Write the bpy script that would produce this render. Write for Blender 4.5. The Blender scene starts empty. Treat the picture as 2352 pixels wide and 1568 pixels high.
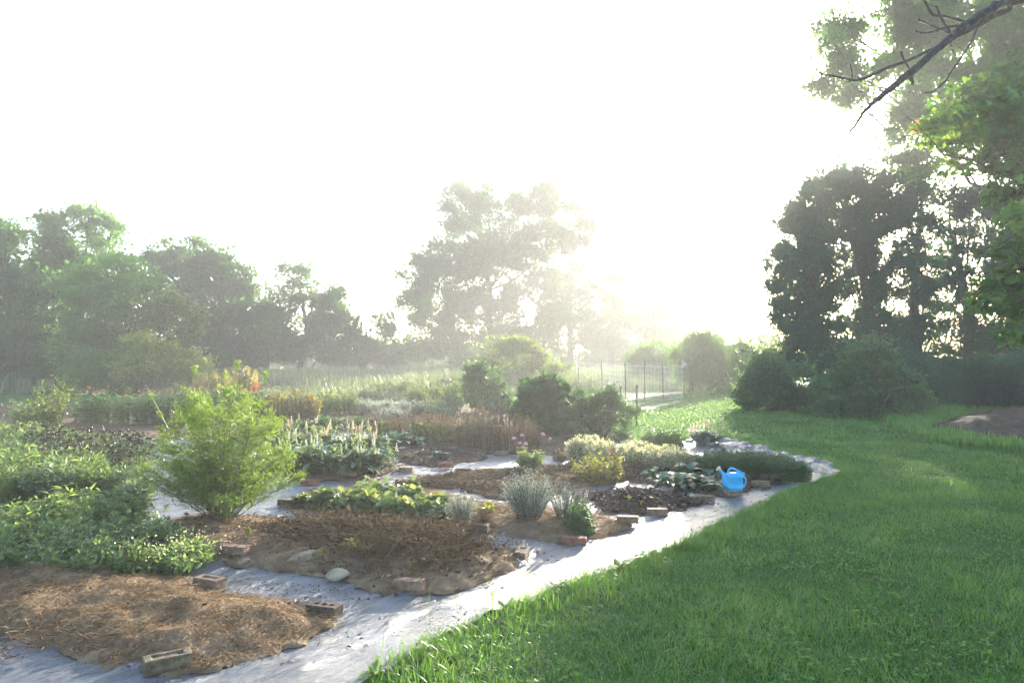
import bpy, math, random
import numpy as np
from math import radians, pi, sin, cos

scn = bpy.context.scene
C = scn.collection
rng = np.random.default_rng(7)
random.seed(7)

# ------------------------------------------------------------------ camera, sky, sun, exposure
F, CX, HOR, H = 1654.0, 1176.0, 822.0, 1.55     # focal length, centre and horizon of the photograph; eye height in metres
cam_d = bpy.data.cameras.new("camera")
cam = bpy.data.objects.new("camera", cam_d)
C.objects.link(cam)
cam.location = (0, 0, H)
cam.rotation_euler = (radians(90), 0, 0)
cam_d.sensor_width = 36.0
cam_d.lens = 36.0 * F / 2352.0
cam_d.shift_y = (HOR - 784.0) / 2352.0
cam_d.clip_start = 0.05
cam_d.clip_end = 2000
scn.camera = cam

SUN_AZ, SUN_EL = radians(22.3), radians(14.3)    # azimuth to the right of the view direction (+Y)
w = bpy.data.worlds.new("World")
scn.world = w
w.use_nodes = True
nt = w.node_tree
sky = nt.nodes.new("ShaderNodeTexSky")
sky.sky_type = 'NISHITA'
sky.sun_disc = False
sky.sun_elevation = SUN_EL
sky.sun_rotation = SUN_AZ
sky.air_density = 1.0
sky.dust_density = 1.2
sky.ozone_density = 1.8
bg = nt.nodes["Background"]
nt.links.new(sky.outputs[0], bg.inputs[0])
bg.inputs[1].default_value = 0.13
sl = bpy.data.lights.new("sun", 'SUN')
sl.energy = 5.0
sl.angle = radians(0.6)
sl.color = (1.0, 0.90, 0.74)
sun = bpy.data.objects.new("sun", sl)
C.objects.link(sun)
sun.rotation_euler = (radians(90) - SUN_EL, 0, radians(180) - SUN_AZ)
sun.location = (20, 50, 30)
scn.view_settings.view_transform = 'Standard'
scn.view_settings.look = 'None'
scn.view_settings.gamma = 1.0
scn.view_settings.exposure = 2.55
cy = scn.cycles
cy.use_denoising = True
cy.denoising_input_passes = 'RGB_ALBEDO'
cy.denoising_prefilter = 'ACCURATE'
cy.max_bounces = 6
cy.diffuse_bounces = 3
cy.glossy_bounces = 2
cy.transmission_bounces = 4
cy.transparent_max_bounces = 6
cy.volume_bounces = 1
cy.use_adaptive_sampling = True
cy.adaptive_threshold = 0.02
cy.sample_clamp_indirect = 6.0

# ------------------------------------------------------------------ helpers
def gp(u, v):
    Y = F * H / (v - HOR)
    return np.array([(u - CX) * Y / F, Y])

def wp(u, v, Y):
    return np.array([(u - CX) * Y / F, Y, H + (HOR - v) * Y / F])

def depth(v):
    return F * H / (v - HOR)

def unit(a):
    return a / np.maximum(np.linalg.norm(a, axis=-1, keepdims=True), 1e-9)

def U(a, b, n=None):
    return rng.uniform(a, b, n)

_tab = np.random.default_rng(3).random((256, 256))
def vnoise(x, y):
    x = np.asarray(x, float); y = np.asarray(y, float)
    xi = np.floor(x).astype(int); yi = np.floor(y).astype(int)
    fx = x - xi; fy = y - yi
    fx = fx * fx * (3 - 2 * fx); fy = fy * fy * (3 - 2 * fy)
    a = _tab[xi & 255, yi & 255]; b = _tab[(xi + 1) & 255, yi & 255]
    c = _tab[xi & 255, (yi + 1) & 255]; d = _tab[(xi + 1) & 255, (yi + 1) & 255]
    return (a * (1 - fx) + b * fx) * (1 - fy) + (c * (1 - fx) + d * fx) * fy - 0.5

def fbm(x, y, o=4):
    s = 0; a = 1.0
    for i in range(o):
        s = s + a * vnoise(x * 2 ** i + 17.3 * i, y * 2 ** i + 9.1 * i)
        a *= 0.5
    return s

class MB:
    """collects geometry that becomes one mesh object"""
    def __init__(s):
        s.v = []; s.f = []; s.t = []; s.m = []; s.n = 0

    def add(s, v, faces, tint=0.5, mi=0):
        v = np.asarray(v, float).reshape(-1, 3)
        if isinstance(faces, np.ndarray):
            faces = [faces]
        for fa in faces:
            fa = np.asarray(fa, int)
            if len(fa):
                s.f.append(fa + s.n); s.m.append(np.full(len(fa), mi))
        s.v.append(v)
        s.t.append(np.broadcast_to(np.asarray(tint, float), (len(v),)).copy())
        s.n += len(v)

    def build(s, name, mats, parent=None, origin=None, smooth=True):
        if not isinstance(mats, (list, tuple)):
            mats = [mats]
        me = bpy.data.meshes.new(name)
        V = np.concatenate(s.v) if s.v else np.zeros((0, 3))
        if origin is not None:
            V = V - np.asarray(origin)[None, :]
        elif parent is not None:
            V = V - np.array(parent.location)[None, :]
        me.vertices.add(len(V))
        me.vertices.foreach_set('co', V.ravel())
        loops = np.concatenate([f.ravel() for f in s.f])
        tot = np.concatenate([np.full(len(f), f.shape[1]) for f in s.f])
        st = np.concatenate([[0], np.cumsum(tot)[:-1]])
        me.loops.add(len(loops))
        me.loops.foreach_set('vertex_index', loops.astype(np.int32))
        me.polygons.add(len(tot))
        me.polygons.foreach_set('loop_start', st.astype(np.int32))
        me.polygons.foreach_set('material_index', np.concatenate(s.m).astype(np.int32))
        me.polygons.foreach_set('use_smooth', np.full(len(tot), bool(smooth)))
        at = me.attributes.new('tint', 'FLOAT', 'POINT')
        at.data.foreach_set('value', np.concatenate(s.t).astype(np.float32))
        me.update(calc_edges=True)
        me.validate()
        for m in mats:
            me.materials.append(m)
        o = bpy.data.objects.new(name, me)
        C.objects.link(o)
        if parent is not None:
            o.parent = parent
        elif origin is not None:
            o.location = tuple(origin)
        return o

def tag(o, label=None, cat=None, group=None, kind=None):
    if label: o['label'] = label
    if cat: o['category'] = cat
    if group: o['group'] = group
    if kind: o['kind'] = kind
    return o

def thing(name, label, cat, loc, group=None, rotz=0.0):
    o = bpy.data.objects.new(name, None)
    C.objects.link(o)
    o.location = tuple(loc)
    o.rotation_euler = (0, 0, rotz)
    o.empty_display_size = 0.1
    return tag(o, label, cat, group)

# ---- leaf templates: x across (-.5 .. .5), y along (0 .. 1), z along the leaf normal
DIA = (np.array([[0, 0, 0], [.5, .42, .07], [0, 1, 0], [-.5, .42, .07]]), [np.array([[0, 1, 2, 3]])])
LEAF = (np.array([[0, 0, 0], [.44, .28, .07], [.40, .62, .03], [0, 1, -.12], [-.40, .62, .03], [-.44, .28, .07], [0, .28, 0.01], [0, .62, -.02]]),
        [np.array([[0, 1, 6], [2, 3, 7], [3, 4, 7], [5, 0, 6]]), np.array([[1, 2, 7, 6], [4, 5, 6, 7]])])
NEEDLE = (np.array([[-.5, 0, 0], [.5, 0, 0], [0, 1, 0]]), [np.array([[0, 1, 2]])])
STRIP = (np.array([[-.5, 0, 0], [.5, 0, 0], [.4, 1, 0], [-.4, 1, 0]]), [np.array([[0, 1, 2, 3]])])
def _lobed(rad, seed=0):
    n = len(rad)
    ang = np.linspace(-pi * 0.5 - pi * 0.94, -pi * 0.5 + pi * 0.94, n) + pi
    v = [[0, .38, 0.0]]
    for a, r in zip(ang, rad):
        v.append([0.5 * r * cos(a), .38 + 0.5 * r * sin(a), 0.10 * (r - .7) * (1 if abs(cos(a)) > .3 else -1)])
    f = [[0, i, i + 1] for i in range(1, n)]
    return (np.array(v), [np.array(f)])
MAPLE = _lobed([.45, .8, .5, .95, .62, .5, .9, 1.2, .9, .5, .62, .95, .5, .8, .45])
ROUND = _lobed([.6, .95, .85, 1.05, .9, 1.08, .92, 1.08, .9, 1.05, .85, .95, .6])
def _big():
    v = []; f = []
    wd = [.10, .70, 1.0, .92, .55, .04]
    ys = [0, .2, .42, .64, .84, 1.0]
    zs = [0, .16, .24, .22, .10, -.08]
    for y, ww, z in zip(ys, wd, zs):
        for xx, dz in ((-.5, .05), (-.25, .03), (0, -.02), (.25, .03), (.5, .05)):
            v.append([xx * ww, y, z + dz * ww])
    for j in range(5):
        for i in range(4):
            a = j * 5 + i
            f.append([a, a + 1, a + 6, a + 5])
    return (np.array(v), [np.array(f)])
BIG = _big()

def scatter(mb, tpl, P, A, N, L, W, tint, mi=0):
    tv, tf = tpl
    n = len(P); k = len(tv)
    if n == 0: return
    L = np.broadcast_to(np.asarray(L, float), (n,)); W = np.broadcast_to(np.asarray(W, float), (n,))
    A = unit(A); S = unit(np.cross(A, N)); N = np.cross(S, A)
    V = (P[:, None, :] + (tv[None, :, 0] * W[:, None])[:, :, None] * S[:, None, :]
         + (tv[None, :, 1] * L[:, None])[:, :, None] * A[:, None, :]
         + (tv[None, :, 2] * L[:, None])[:, :, None] * N[:, None, :])
    off = (np.arange(n) * k)[:, None, None]
    fs = [(t[None] + off).reshape(-1, t.shape[1]) for t in tf]
    T = np.repeat(np.broadcast_to(np.asarray(tint, float), (n,)), k)
    mb.add(V.reshape(-1, 3), fs, T, mi)

def tube(mb, pts, rad, sides=8, tint=0.5, mi=0, cap=True, wob=0.0):
    pts = np.asarray(pts, float); rad = np.broadcast_to(np.asarray(rad, float), (len(pts),))
    t = np.gradient(pts, axis=0); t = unit(t)
    up = np.array([0, 0, 1.0]) if abs(t[:, 2]).mean() < .8 else np.array([0, 1.0, 0])
    s = unit(np.cross(t, up)); b = np.cross(s, t)
    an = np.linspace(0, 2 * pi, sides, endpoint=False)
    rr = rad[:, None] * (1 + wob * (rng.random((len(pts), sides)) - .5))
    V = pts[:, None, :] + (np.cos(an)[None, :] * rr)[:, :, None] * s[:, None, :] + (np.sin(an)[None, :] * rr)[:, :, None] * b[:, None, :]
    f = []
    for j in range(len(pts) - 1):
        for i in range(sides):
            i2 = (i + 1) % sides
            f.append([j * sides + i, j * sides + i2, (j + 1) * sides + i2, (j + 1) * sides + i])
    fs = [np.array(f)]
    if cap:
        fs.append(np.array([list(range(sides))[::-1], list(range((len(pts) - 1) * sides, len(pts) * sides))]))
    mb.add(V.reshape(-1, 3), fs, tint, mi)

def smooth_path(pts, n=6):
    """Catmull-Rom through rows of (x, y, z, radius)"""
    p = np.asarray(pts, float)
    p = np.vstack([2 * p[0] - p[1], p, 2 * p[-1] - p[-2]])
    out = []
    for i in range(1, len(p) - 2):
        for t in np.linspace(0, 1, n, endpoint=False):
            a, b, c, d = p[i - 1], p[i], p[i + 1], p[i + 2]
            out.append(.5 * (2 * b + (c - a) * t + (2 * a - 5 * b + 4 * c - d) * t ** 2 + (3 * b - a - 3 * c + d) * t ** 3))
    out.append(p[-2])
    return np.array(out)

def stems(mb, P0, P1, bend, r0, r1, seg=4, sides=3, tint=0.5, mi=0):
    """many thin tapered stalks at once; returns a function t -> points"""
    P0 = np.asarray(P0, float); P1 = np.asarray(P1, float); n = len(P0)
    if n == 0: return None
    Q = (P0 + P1) / 2 + bend
    def at(t):
        t = np.asarray(t)[..., None]
        return (1 - t) ** 2 * P0 + 2 * t * (1 - t) * Q + t ** 2 * P1
    ts = np.linspace(0, 1, seg + 1)
    r0 = np.broadcast_to(np.asarray(r0, float), (n,)); r1 = np.broadcast_to(np.asarray(r1, float), (n,))
    D = unit(P1 - P0)
    s = unit(np.cross(D, np.array([0.31, 0.9, 0.13]))); b = np.cross(s, D)
    an = np.linspace(0, 2 * pi, sides, endpoint=False)
    rows = []
    for t in ts:
        c = at(np.full(n, t)); r = r0 * (1 - t) + r1 * t
        rows.append(c[:, None, :] + r[:, None, None] * (np.cos(an)[None, :, None] * s[:, None, :] + np.sin(an)[None, :, None] * b[:, None, :]))
    V = np.stack(rows, 1)                       # n, seg+1, sides, 3
    f = []
    for j in range(seg):
        for i in range(sides):
            i2 = (i + 1) % sides
            f.append([j * sides + i, j * sides + i2, (j + 1) * sides + i2, (j + 1) * sides + i])
    f = np.array(f)
    k = (seg + 1) * sides
    F_ = (f[None] + (np.arange(n) * k)[:, None, None]).reshape(-1, 4)
    T = np.repeat(np.broadcast_to(np.asarray(tint, float), (n,)), k)
    mb.add(V.reshape(-1, 3), [F_], T, mi)
    return at

def sphere_pts(n):
    return unit(rng.normal(size=(n, 3)))

def in_poly(px, py, poly):
    c = np.zeros(px.shape, bool)
    n = len(poly)
    for i in range(n):
        x1, y1 = poly[i]; x2, y2 = poly[(i + 1) % n]
        if y1 == y2: continue
        cond = ((y1 > py) != (y2 > py)) & (px < (x2 - x1) * (py - y1) / (y2 - y1) + x1)
        c ^= cond
    return c

def sdist(px, py, poly):
    d = np.full(px.shape, 1e9)
    n = len(poly)
    for i in range(n):
        a = np.array(poly[i]); b = np.array(poly[(i + 1) % n]); e = b - a
        t = np.clip(((px - a[0]) * e[0] + (py - a[1]) * e[1]) / max(e @ e, 1e-9), 0, 1)
        d = np.minimum(d, np.hypot(px - a[0] - t * e[0], py - a[1] - t * e[1]))
    return np.where(in_poly(px, py, poly), d, -d)

def sample_poly(poly, n):
    p = np.asarray(poly); lo = p.min(0); hi = p.max(0)
    out = np.zeros((0, 2))
    while len(out) < n:
        q = lo + rng.random((n * 2 + 50, 2)) * (hi - lo)
        out = np.vstack([out, q[in_poly(q[:, 0], q[:, 1], poly)]])
    return out[:n]

def sheet(name, poly, res, zfun, mat, rag=0.03, ragf=6.0, kind='structure', mi=None):
    """ragged-edged ground sheet following zfun(x, y, distance to edge)"""
    p = np.asarray(poly); lo = p.min(0) - .1; hi = p.max(0) + .1
    nx = int((hi[0] - lo[0]) / res) + 2; ny = int((hi[1] - lo[1]) / res) + 2
    gx, gy = np.meshgrid(lo[0] + np.arange(nx) * res, lo[1] + np.arange(ny) * res, indexing='ij')
    sd = sdist(gx, gy, poly) + rag * 2 * fbm(gx * ragf, gy * ragf, 3)
    dx, dy = np.gradient(sd, res)
    g2 = np.maximum(np.hypot(dx, dy), .3)
    inside = sd > 0
    near = ~inside & (sd > -1.6 * res)
    gx = np.where(near, gx - dx / g2 * sd / g2, gx); gy = np.where(near, gy - dy / g2 * sd / g2, gy)
    sd = np.maximum(sd, 0)
    z = zfun(gx, gy, sd)
    ok = inside | near
    q = ok[:-1, :-1] & ok[1:, :-1] & ok[1:, 1:] & ok[:-1, 1:] & (inside[:-1, :-1] | inside[1:, :-1] | inside[1:, 1:] | inside[:-1, 1:])
    idx = np.arange(nx * ny).reshape(nx, ny)
    fa = np.stack([idx[:-1, :-1][q], idx[1:, :-1][q], idx[1:, 1:][q], idx[:-1, 1:][q]], 1)
    used = np.unique(fa); remap = np.full(nx * ny, -1); remap[used] = np.arange(len(used))
    V = np.stack([gx.ravel(), gy.ravel(), z.ravel()], 1)[used]
    mb = MB(); mb.add(V, [remap[fa]], 0.5)
    return tag(mb.build(name, mat), kind=kind)

# ---- materials
def nmat(name):
    m = bpy.data.materials.new(name); m.use_nodes = True
    n = m.node_tree.nodes; l = m.node_tree.links
    for x in list(n): n.remove(x)
    out = n.new('ShaderNodeOutputMaterial')
    return m, n, l, out

def ramp(n, stops):
    r = n.new('ShaderNodeValToRGB')
    e = r.color_ramp.elements
    while len(e) < len(stops): e.new(0.5)
    for i, (p, c) in enumerate(stops):
        e[i].position = p; e[i].color = (*c, 1)
    return r

def leaf_mat(name, cols, trans=0.45, warm=(1.25, 1.2, .55), gloss=0.06, rough=0.45):
    m, n, l, out = nmat(name)
    a = n.new('ShaderNodeAttribute'); a.attribute_name = 'tint'
    k = len(cols) - 1
    r = ramp(n, [(i / max(k, 1), c) for i, c in enumerate(cols)])
    l.new(a.outputs['Fac'], r.inputs[0])
    d = n.new('ShaderNodeBsdfDiffuse'); l.new(r.outputs[0], d.inputs[0])
    mu = n.new('ShaderNodeMix'); mu.data_type = 'RGBA'; mu.blend_type = 'MULTIPLY'; mu.inputs[0].default_value = 1
    l.new(r.outputs[0], mu.inputs[6]); mu.inputs[7].default_value = (*warm, 1)
    t = n.new('ShaderNodeBsdfTranslucent'); l.new(mu.outputs[2], t.inputs[0])
    x = n.new('ShaderNodeMixShader'); x.inputs[0].default_value = trans
    l.new(d.outputs[0], x.inputs[1]); l.new(t.outputs[0], x.inputs[2])
    if gloss > 0:
        g = n.new('ShaderNodeBsdfGlossy'); g.inputs['Roughness'].default_value = rough
        fr = n.new('ShaderNodeLayerWeight'); fr.inputs[0].default_value = 0.25
        mm = n.new('ShaderNodeMath'); mm.operation = 'MULTIPLY_ADD'
        l.new(fr.outputs['Fresnel'], mm.inputs[0]); mm.inputs[1].default_value = gloss * 2.2; mm.inputs[2].default_value = gloss * .4
        y = n.new('ShaderNodeMixShader'); l.new(mm.outputs[0], y.inputs[0])
        l.new(x.outputs[0], y.inputs[1]); l.new(g.outputs[0], y.inputs[2]); x = y
    l.new(x.outputs[0], out.inputs[0])
    return m

def surf_mat(name, stops, scale=8.0, detail=6.0, rough=0.9, bump=0.5, bscale=40.0, bdist=0.01, spec=0.3, tintmix=0.0, stretch=None, rstops=None):
    m, n, l, out = nmat(name)
    p = n.new('ShaderNodeBsdfPrincipled')
    tc = n.new('ShaderNodeTexCoord')
    src = tc.outputs['Object']
    if stretch:
        mp = n.new('ShaderNodeMapping'); mp.inputs['Scale'].default_value = stretch[:3]; mp.inputs['Rotation'].default_value = (0, 0, stretch[3])
        l.new(src, mp.inputs[0]); src = mp.outputs[0]
    nz = n.new('ShaderNodeTexNoise'); nz.inputs['Scale'].default_value = scale; nz.inputs['Detail'].default_value = detail
    nz.inputs['Roughness'].default_value = 0.65
    l.new(src, nz.inputs['Vector'])
    r = ramp(n, stops); l.new(nz.outputs[0], r.inputs[0])
    col = r.outputs[0]
    if tintmix:
        a = n.new('ShaderNodeAttribute'); a.attribute_name = 'tint'
        ad = n.new('ShaderNodeMath'); ad.operation = 'MULTIPLY_ADD'; ad.inputs[1].default_value = tintmix
        l.new(a.outputs['Fac'], ad.inputs[0]); 
        s2 = n.new('ShaderNodeMath'); s2.operation = 'MULTIPLY_ADD'; s2.inputs[1].default_value = 1 - tintmix; s2.inputs[2].default_value = 0
        l.new(nz.outputs[0], s2.inputs[0]); l.new(s2.outputs[0], ad.inputs[2])
        l.new(ad.outputs[0], r.inputs[0])
    l.new(col, p.inputs['Base Color'])
    p.inputs['Roughness'].default_value = rough
    if rstops:
        rr = n.new('ShaderNodeMapRange'); rr.inputs[3].default_value = rstops[0]; rr.inputs[4].default_value = rstops[1]
        l.new(nz.outputs[0], rr.inputs[0]); l.new(rr.outputs[0], p.inputs['Roughness'])
    p.inputs['Specular IOR Level'].default_value = spec
    if bump:
        nb = n.new('ShaderNodeTexNoise'); nb.inputs['Scale'].default_value = bscale; nb.inputs['Detail'].default_value = 5
        l.new(src, nb.inputs['Vector'])
        b = n.new('ShaderNodeBump'); b.inputs['Strength'].default_value = bump; b.inputs['Distance'].default_value = bdist
        l.new(nb.outputs[0], b.inputs['Height']); l.new(b.outputs[0], p.inputs['Normal'])
    l.new(p.outputs[0], out.inputs[0])
    return m

# ------------------------------------------------------------------ materials of the setting
M = {}
M['lawn'] = surf_mat('lawn_ground', [(.3, (.018, .045, .010)), (.5, (.035, .085, .016)), (.7, (.060, .12, .025))], scale=1.6, bump=.6, bscale=30, bdist=.03, spec=.1)
M['straw_soil'] = surf_mat('straw_soil', [(.25, (.065, .043, .027)), (.5, (.165, .112, .068)), (.72, (.30, .22, .14))], scale=5, detail=12, bump=1.0, bscale=55, bdist=.02, spec=.1)
M['dark_soil'] = surf_mat('dark_soil', [(.3, (.035, .022, .014)), (.5, (.085, .052, .032)), (.72, (.16, .105, .065))], scale=9, detail=10, bump=1, bscale=60, bdist=.02, spec=.15)
M['red_soil'] = surf_mat('red_soil', [(.3, (.034, .023, .014)), (.5, (.074, .050, .032)), (.72, (.12, .086, .058))], scale=4, detail=10, bump=1, bscale=25, bdist=.04, spec=.15)
M['bark'] = surf_mat('bark', [(.3, (.030, .024, .018)), (.5, (.065, .052, .040)), (.75, (.14, .12, .095))], scale=14, detail=8, bump=.9, bscale=30, bdist=.02, spec=.2, stretch=(1, 1, .25, 0))
M['dark_bark'] = surf_mat('dark_bark', [(.3, (.020, .018, .015)), (.55, (.052, .047, .041)), (.75, (.17, .155, .135))], scale=22, detail=8, bump=1, bscale=60, bdist=.006, spec=.25, rough=.75)

def fabric_mat():
    m, n, l, out = nmat('woven_weed_fabric')
    p = n.new('ShaderNodeBsdfPrincipled'); tc = n.new('ShaderNodeTexCoord')
    mp = n.new('ShaderNodeMapping'); mp.inputs['Rotation'].default_value = (0, 0, radians(-50)); l.new(tc.outputs['Object'], mp.inputs[0])
    nz = n.new('ShaderNodeTexNoise'); nz.inputs['Scale'].default_value = 2.2; nz.inputs['Detail'].default_value = 10; nz.inputs['Roughness'].default_value = .72
    l.new(mp.outputs[0], nz.inputs['Vector'])
    r = ramp(n, [(.36, (.024, .027, .034)), (.50, (.092, .102, .120)), (.64, (.205, .216, .238))]); l.new(nz.outputs[0], r.inputs[0])
    ss = n.new('ShaderNodeMapping'); ss.inputs['Scale'].default_value = (1.4, 16, 4); l.new(mp.outputs[0], ss.inputs[0])
    n3 = n.new('ShaderNodeTexNoise'); n3.inputs['Scale'].default_value = 4; n3.inputs['Detail'].default_value = 9; n3.inputs['Roughness'].default_value = .75
    l.new(ss.outputs[0], n3.inputs['Vector'])
    av = n.new('ShaderNodeMath'); av.operation = 'ADD'; l.new(nz.outputs[0], av.inputs[0]); l.new(n3.outputs[0], av.inputs[1])
    hv = n.new('ShaderNodeMath'); hv.operation = 'MULTIPLY'; hv.inputs[1].default_value = .5; l.new(av.outputs[0], hv.inputs[0]); l.new(hv.outputs[0], r.inputs[0])  # stretched streaks also darken the colour, painted shade of wrinkles
    # soil dust trodden into the weave
    nd = n.new('ShaderNodeTexNoise'); nd.inputs['Scale'].default_value = 5.5; nd.inputs['Detail'].default_value = 12; nd.inputs['Roughness'].default_value = .8
    l.new(tc.outputs['Object'], nd.inputs['Vector'])
    rd = ramp(n, [(.60, (0, 0, 0)), (.74, (1, 1, 1))]); l.new(nd.outputs[0], rd.inputs[0])
    mx = n.new('ShaderNodeMix'); mx.data_type = 'RGBA'
    l.new(rd.outputs[0], mx.inputs[0]); l.new(r.outputs[0], mx.inputs[6]); mx.inputs[7].default_value = (.10, .07, .045, 1)
    l.new(mx.outputs[2], p.inputs['Base Color'])
    mr = n.new('ShaderNodeMapRange'); mr.inputs[3].default_value = .26; mr.inputs[4].default_value = .55
    l.new(nd.outputs[0], mr.inputs[0]); l.new(mr.outputs[0], p.inputs['Roughness'])
    p.inputs['Specular IOR Level'].default_value = .6
    ws = n.new('ShaderNodeTexWave'); ws.wave_type = 'BANDS'; ws.bands_direction = 'Y'; ws.inputs['Scale'].default_value = 75; ws.inputs['Distortion'].default_value = 1.5; ws.inputs['Detail'].default_value = 2
    l.new(mp.outputs[0], ws.inputs['Vector'])
    st = n.new('ShaderNodeMapping'); st.inputs['Scale'].default_value = (1.2, 7, 4); l.new(mp.outputs[0], st.inputs[0])
    n2 = n.new('ShaderNodeTexNoise'); n2.inputs['Scale'].default_value = 5; n2.inputs['Detail'].default_value = 8; n2.inputs['Roughness'].default_value = .7
    l.new(st.outputs[0], n2.inputs['Vector'])
    b1 = n.new('ShaderNodeBump'); b1.inputs['Strength'].default_value = .5; b1.inputs['Distance'].default_value = .004; l.new(ws.outputs['Fac'], b1.inputs['Height'])
    b2 = n.new('ShaderNodeBump'); b2.inputs['Strength'].default_value = .8; b2.inputs['Distance'].default_value = .05; l.new(n2.outputs[0], b2.inputs['Height']); l.new(b1.outputs[0], b2.inputs['Normal'])
    l.new(b2.outputs[0], p.inputs['Normal'])
    l.new(p.outputs[0], out.inputs[0])
    return m
M['fabric'] = fabric_mat()

# ------------------------------------------------------------------ ground
def build_ground():
    mb = MB()
    rr = np.concatenate([np.linspace(0, 60, 61), np.array([70, 85, 105, 130, 160, 200, 250, 300])])
    na = 96
    an = np.linspace(0, 2 * pi, na, endpoint=False)
    R, A = np.meshgrid(rr[1:], an, indexing='ij')
    x = R * np.cos(A); y = R * np.sin(A) + 15
    z = -.012 + np.clip((R - 30) / 60, 0, 1) * .5 * fbm(x * .03, y * .03, 3)
    V = np.vstack([[0, 15, -.012], np.stack([x.ravel(), y.ravel(), z.ravel()], 1)])
    q = []; t = []
    for i in range(na):
        i2 = (i + 1) % na
        t.append([0, 1 + i, 1 + i2])
    idx = 1 + np.arange(len(rr[1:]) * na).reshape(-1, na)
    a = idx[:-1]; b = idx[1:]
    q = np.stack([a, b, np.roll(b, -1, 1), np.roll(a, -1, 1)], -1).reshape(-1, 4)
    mb.add(V, [np.array(t), q])
    return tag(mb.build('ground', M['lawn']), 'green mown lawn and field ground reaching the misty horizon', kind='structure')
build_ground()

EDGE = [gp(*p) for p in ((830, 1568), (1000, 1470), (1190, 1390), (1400, 1310), (1560, 1255), (1680, 1195), (1800, 1137), (1880, 1108), (1940, 1087))]
BACK = [gp(*p) for p in ((1905, 1066), (1800, 1044), (1690, 1016), (1640, 1008), (1560, 1014), (1440, 1020))]
FABRIC = [np.array(p) for p in ((-1.9, 2.1), (-1.25, 2.75))] + EDGE + BACK + [gp(*p) for p in ((1250, 1008), (860, 998), (560, 990), (250, 992), (-150, 1000))] + [np.array(p) for p in ((-13, 8), (-8, 2.2))]

BEDS = {}
def bedpoly(pts): return [gp(*p) for p in pts]
BEDS['straw'] = bedpoly([(-260, 1300), (0, 1300), (140, 1296), (300, 1310), (440, 1338), (530, 1368), (690, 1392), (790, 1437), (700, 1478), (560, 1525), (400, 1562), (250, 1540), (110, 1486), (-60, 1470), (-300, 1480)])
BEDS['dead'] = bedpoly([(330, 1255), (380, 1200), (480, 1185), (640, 1196), (850, 1222), (1050, 1236), (1180, 1270), (1218, 1292), (1130, 1340), (1000, 1364), (890, 1374), (770, 1330), (660, 1318), (560, 1304), (430, 1300)])
BEDS['geranium'] = bedpoly([(655, 1160), (720, 1128), (1000, 1130), (1110, 1160), (1230, 1170), (1370, 1185), (1472, 1210), (1390, 1240), (1310, 1256), (1120, 1226), (990, 1210), (840, 1192), (700, 1172)])
BEDS['brown'] = bedpoly([(930, 1112), (1050, 1090), (1130, 1085), (1270, 1072), (1400, 1105), (1360, 1120), (1290, 1135), (1160, 1150), (1040, 1128)])
BEDS['bark'] = bedpoly([(1355, 1140), (1440, 1128), (1540, 1138), (1618, 1160), (1510, 1183), (1390, 1178)])
BEDS['leafy'] = bedpoly([(1290, 1072), (1400, 1078), (1600, 1080), (1870, 1090), (1800, 1112), (1680, 1138), (1620, 1142), (1480, 1112), (1330, 1106)])
BEDS['diamond'] = bedpoly([(885, 1042), (960, 1028), (1040, 1034), (1120, 1054), (1010, 1077), (930, 1066)])
BEDS['hosta'] = bedpoly([(610, 1075), (680, 1020), (860, 1040), (945, 1082), (830, 1104), (690, 1108)])
BEDS['back'] = bedpoly([(860, 1022), (1000, 985), (1250, 985), (1420, 1005), (1290, 1048), (1150, 1046), (1000, 1030)])

def fab_z(x, y, sd):
    c, s = math.cos(radians(50)), math.sin(radians(50))
    a = x * c + y * s; b = -x * s + y * c
    z = .005 + .015 * np.clip(fbm(a * .9, b * 3.2, 4), -.4, 1) + .006 * fbm(a * 6, b * 6, 3)
    rd = 1 - np.abs(fbm(a * 1.1 + 3, b * 2.1, 3)) * 4
    z = z + .020 * np.clip(rd, 0, 1) ** 2
    rd2 = 1 - np.abs(fbm(a * .7 + 30, b * 5.5, 3)) * 5
    z = z + .016 * np.clip(rd2, 0, 1) ** 2
    # bunched folds at the far right corner
    cx, cyy = gp(1880, 1075)
    k = np.exp(-((x - cx) ** 2 + (y - cyy) ** 2) / .5)
    k2 = np.clip((x - 2.9) / .6, 0, 1) * np.clip((y - 9.6) / .5, 0, 1)
    fr = 1 - np.abs(fbm(x * 3.2 + 8, y * 2.4, 3)) * 2.6
    z = z + np.maximum(k, .7 * k2) * (.01 + .085 * np.clip(fr, 0, 1) ** 2)
    return np.maximum(z, .002)
tag(sheet('fabric_path', FABRIC, .04, fab_z, M['fabric'], rag=.03, ragf=5), 'grey woven weed fabric laid over the garden paths', kind='structure')

BEDH = {}
def bed(key, h, mat, label, amp=.03, res=.035):
    poly = BEDS[key]
    def zf(x, y, sd):
        t = np.clip(sd / .35, 0, 1); t = t * t * (3 - 2 * t)
        n = fbm(x * 3.5, y * 3.5, 3) * amp + fbm(x * 13, y * 13, 4) * .026
        return .018 * np.clip(sd / .03, 0, 1) + .012 + h * t + np.clip(sd / .12, 0, 1) * n
    def hf(x, y):
        x = np.asarray(x); y = np.asarray(y)
        return zf(x, y, sdist(x, y, poly))
    BEDH[key] = hf
    o = sheet('soil_bed', poly, res, zf, mat, rag=.06, ragf=7)
    tag(o, label, kind='structure')
bed('straw', .07, M['straw_soil'], 'straw mulched bed in the near left corner', .05)
bed('dead', .06, M['straw_soil'], 'brown bed under the pile of dead plants')
bed('geranium', .05, M['straw_soil'], 'straw mulched bed under lobed leaf plants and silver herbs')
bed('brown', .04, M['dark_soil'], 'brown mulched bed behind the tall silver herb')
bed('bark', .04, M['dark_soil'], 'bark mulched bed with a dark root clump')
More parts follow.
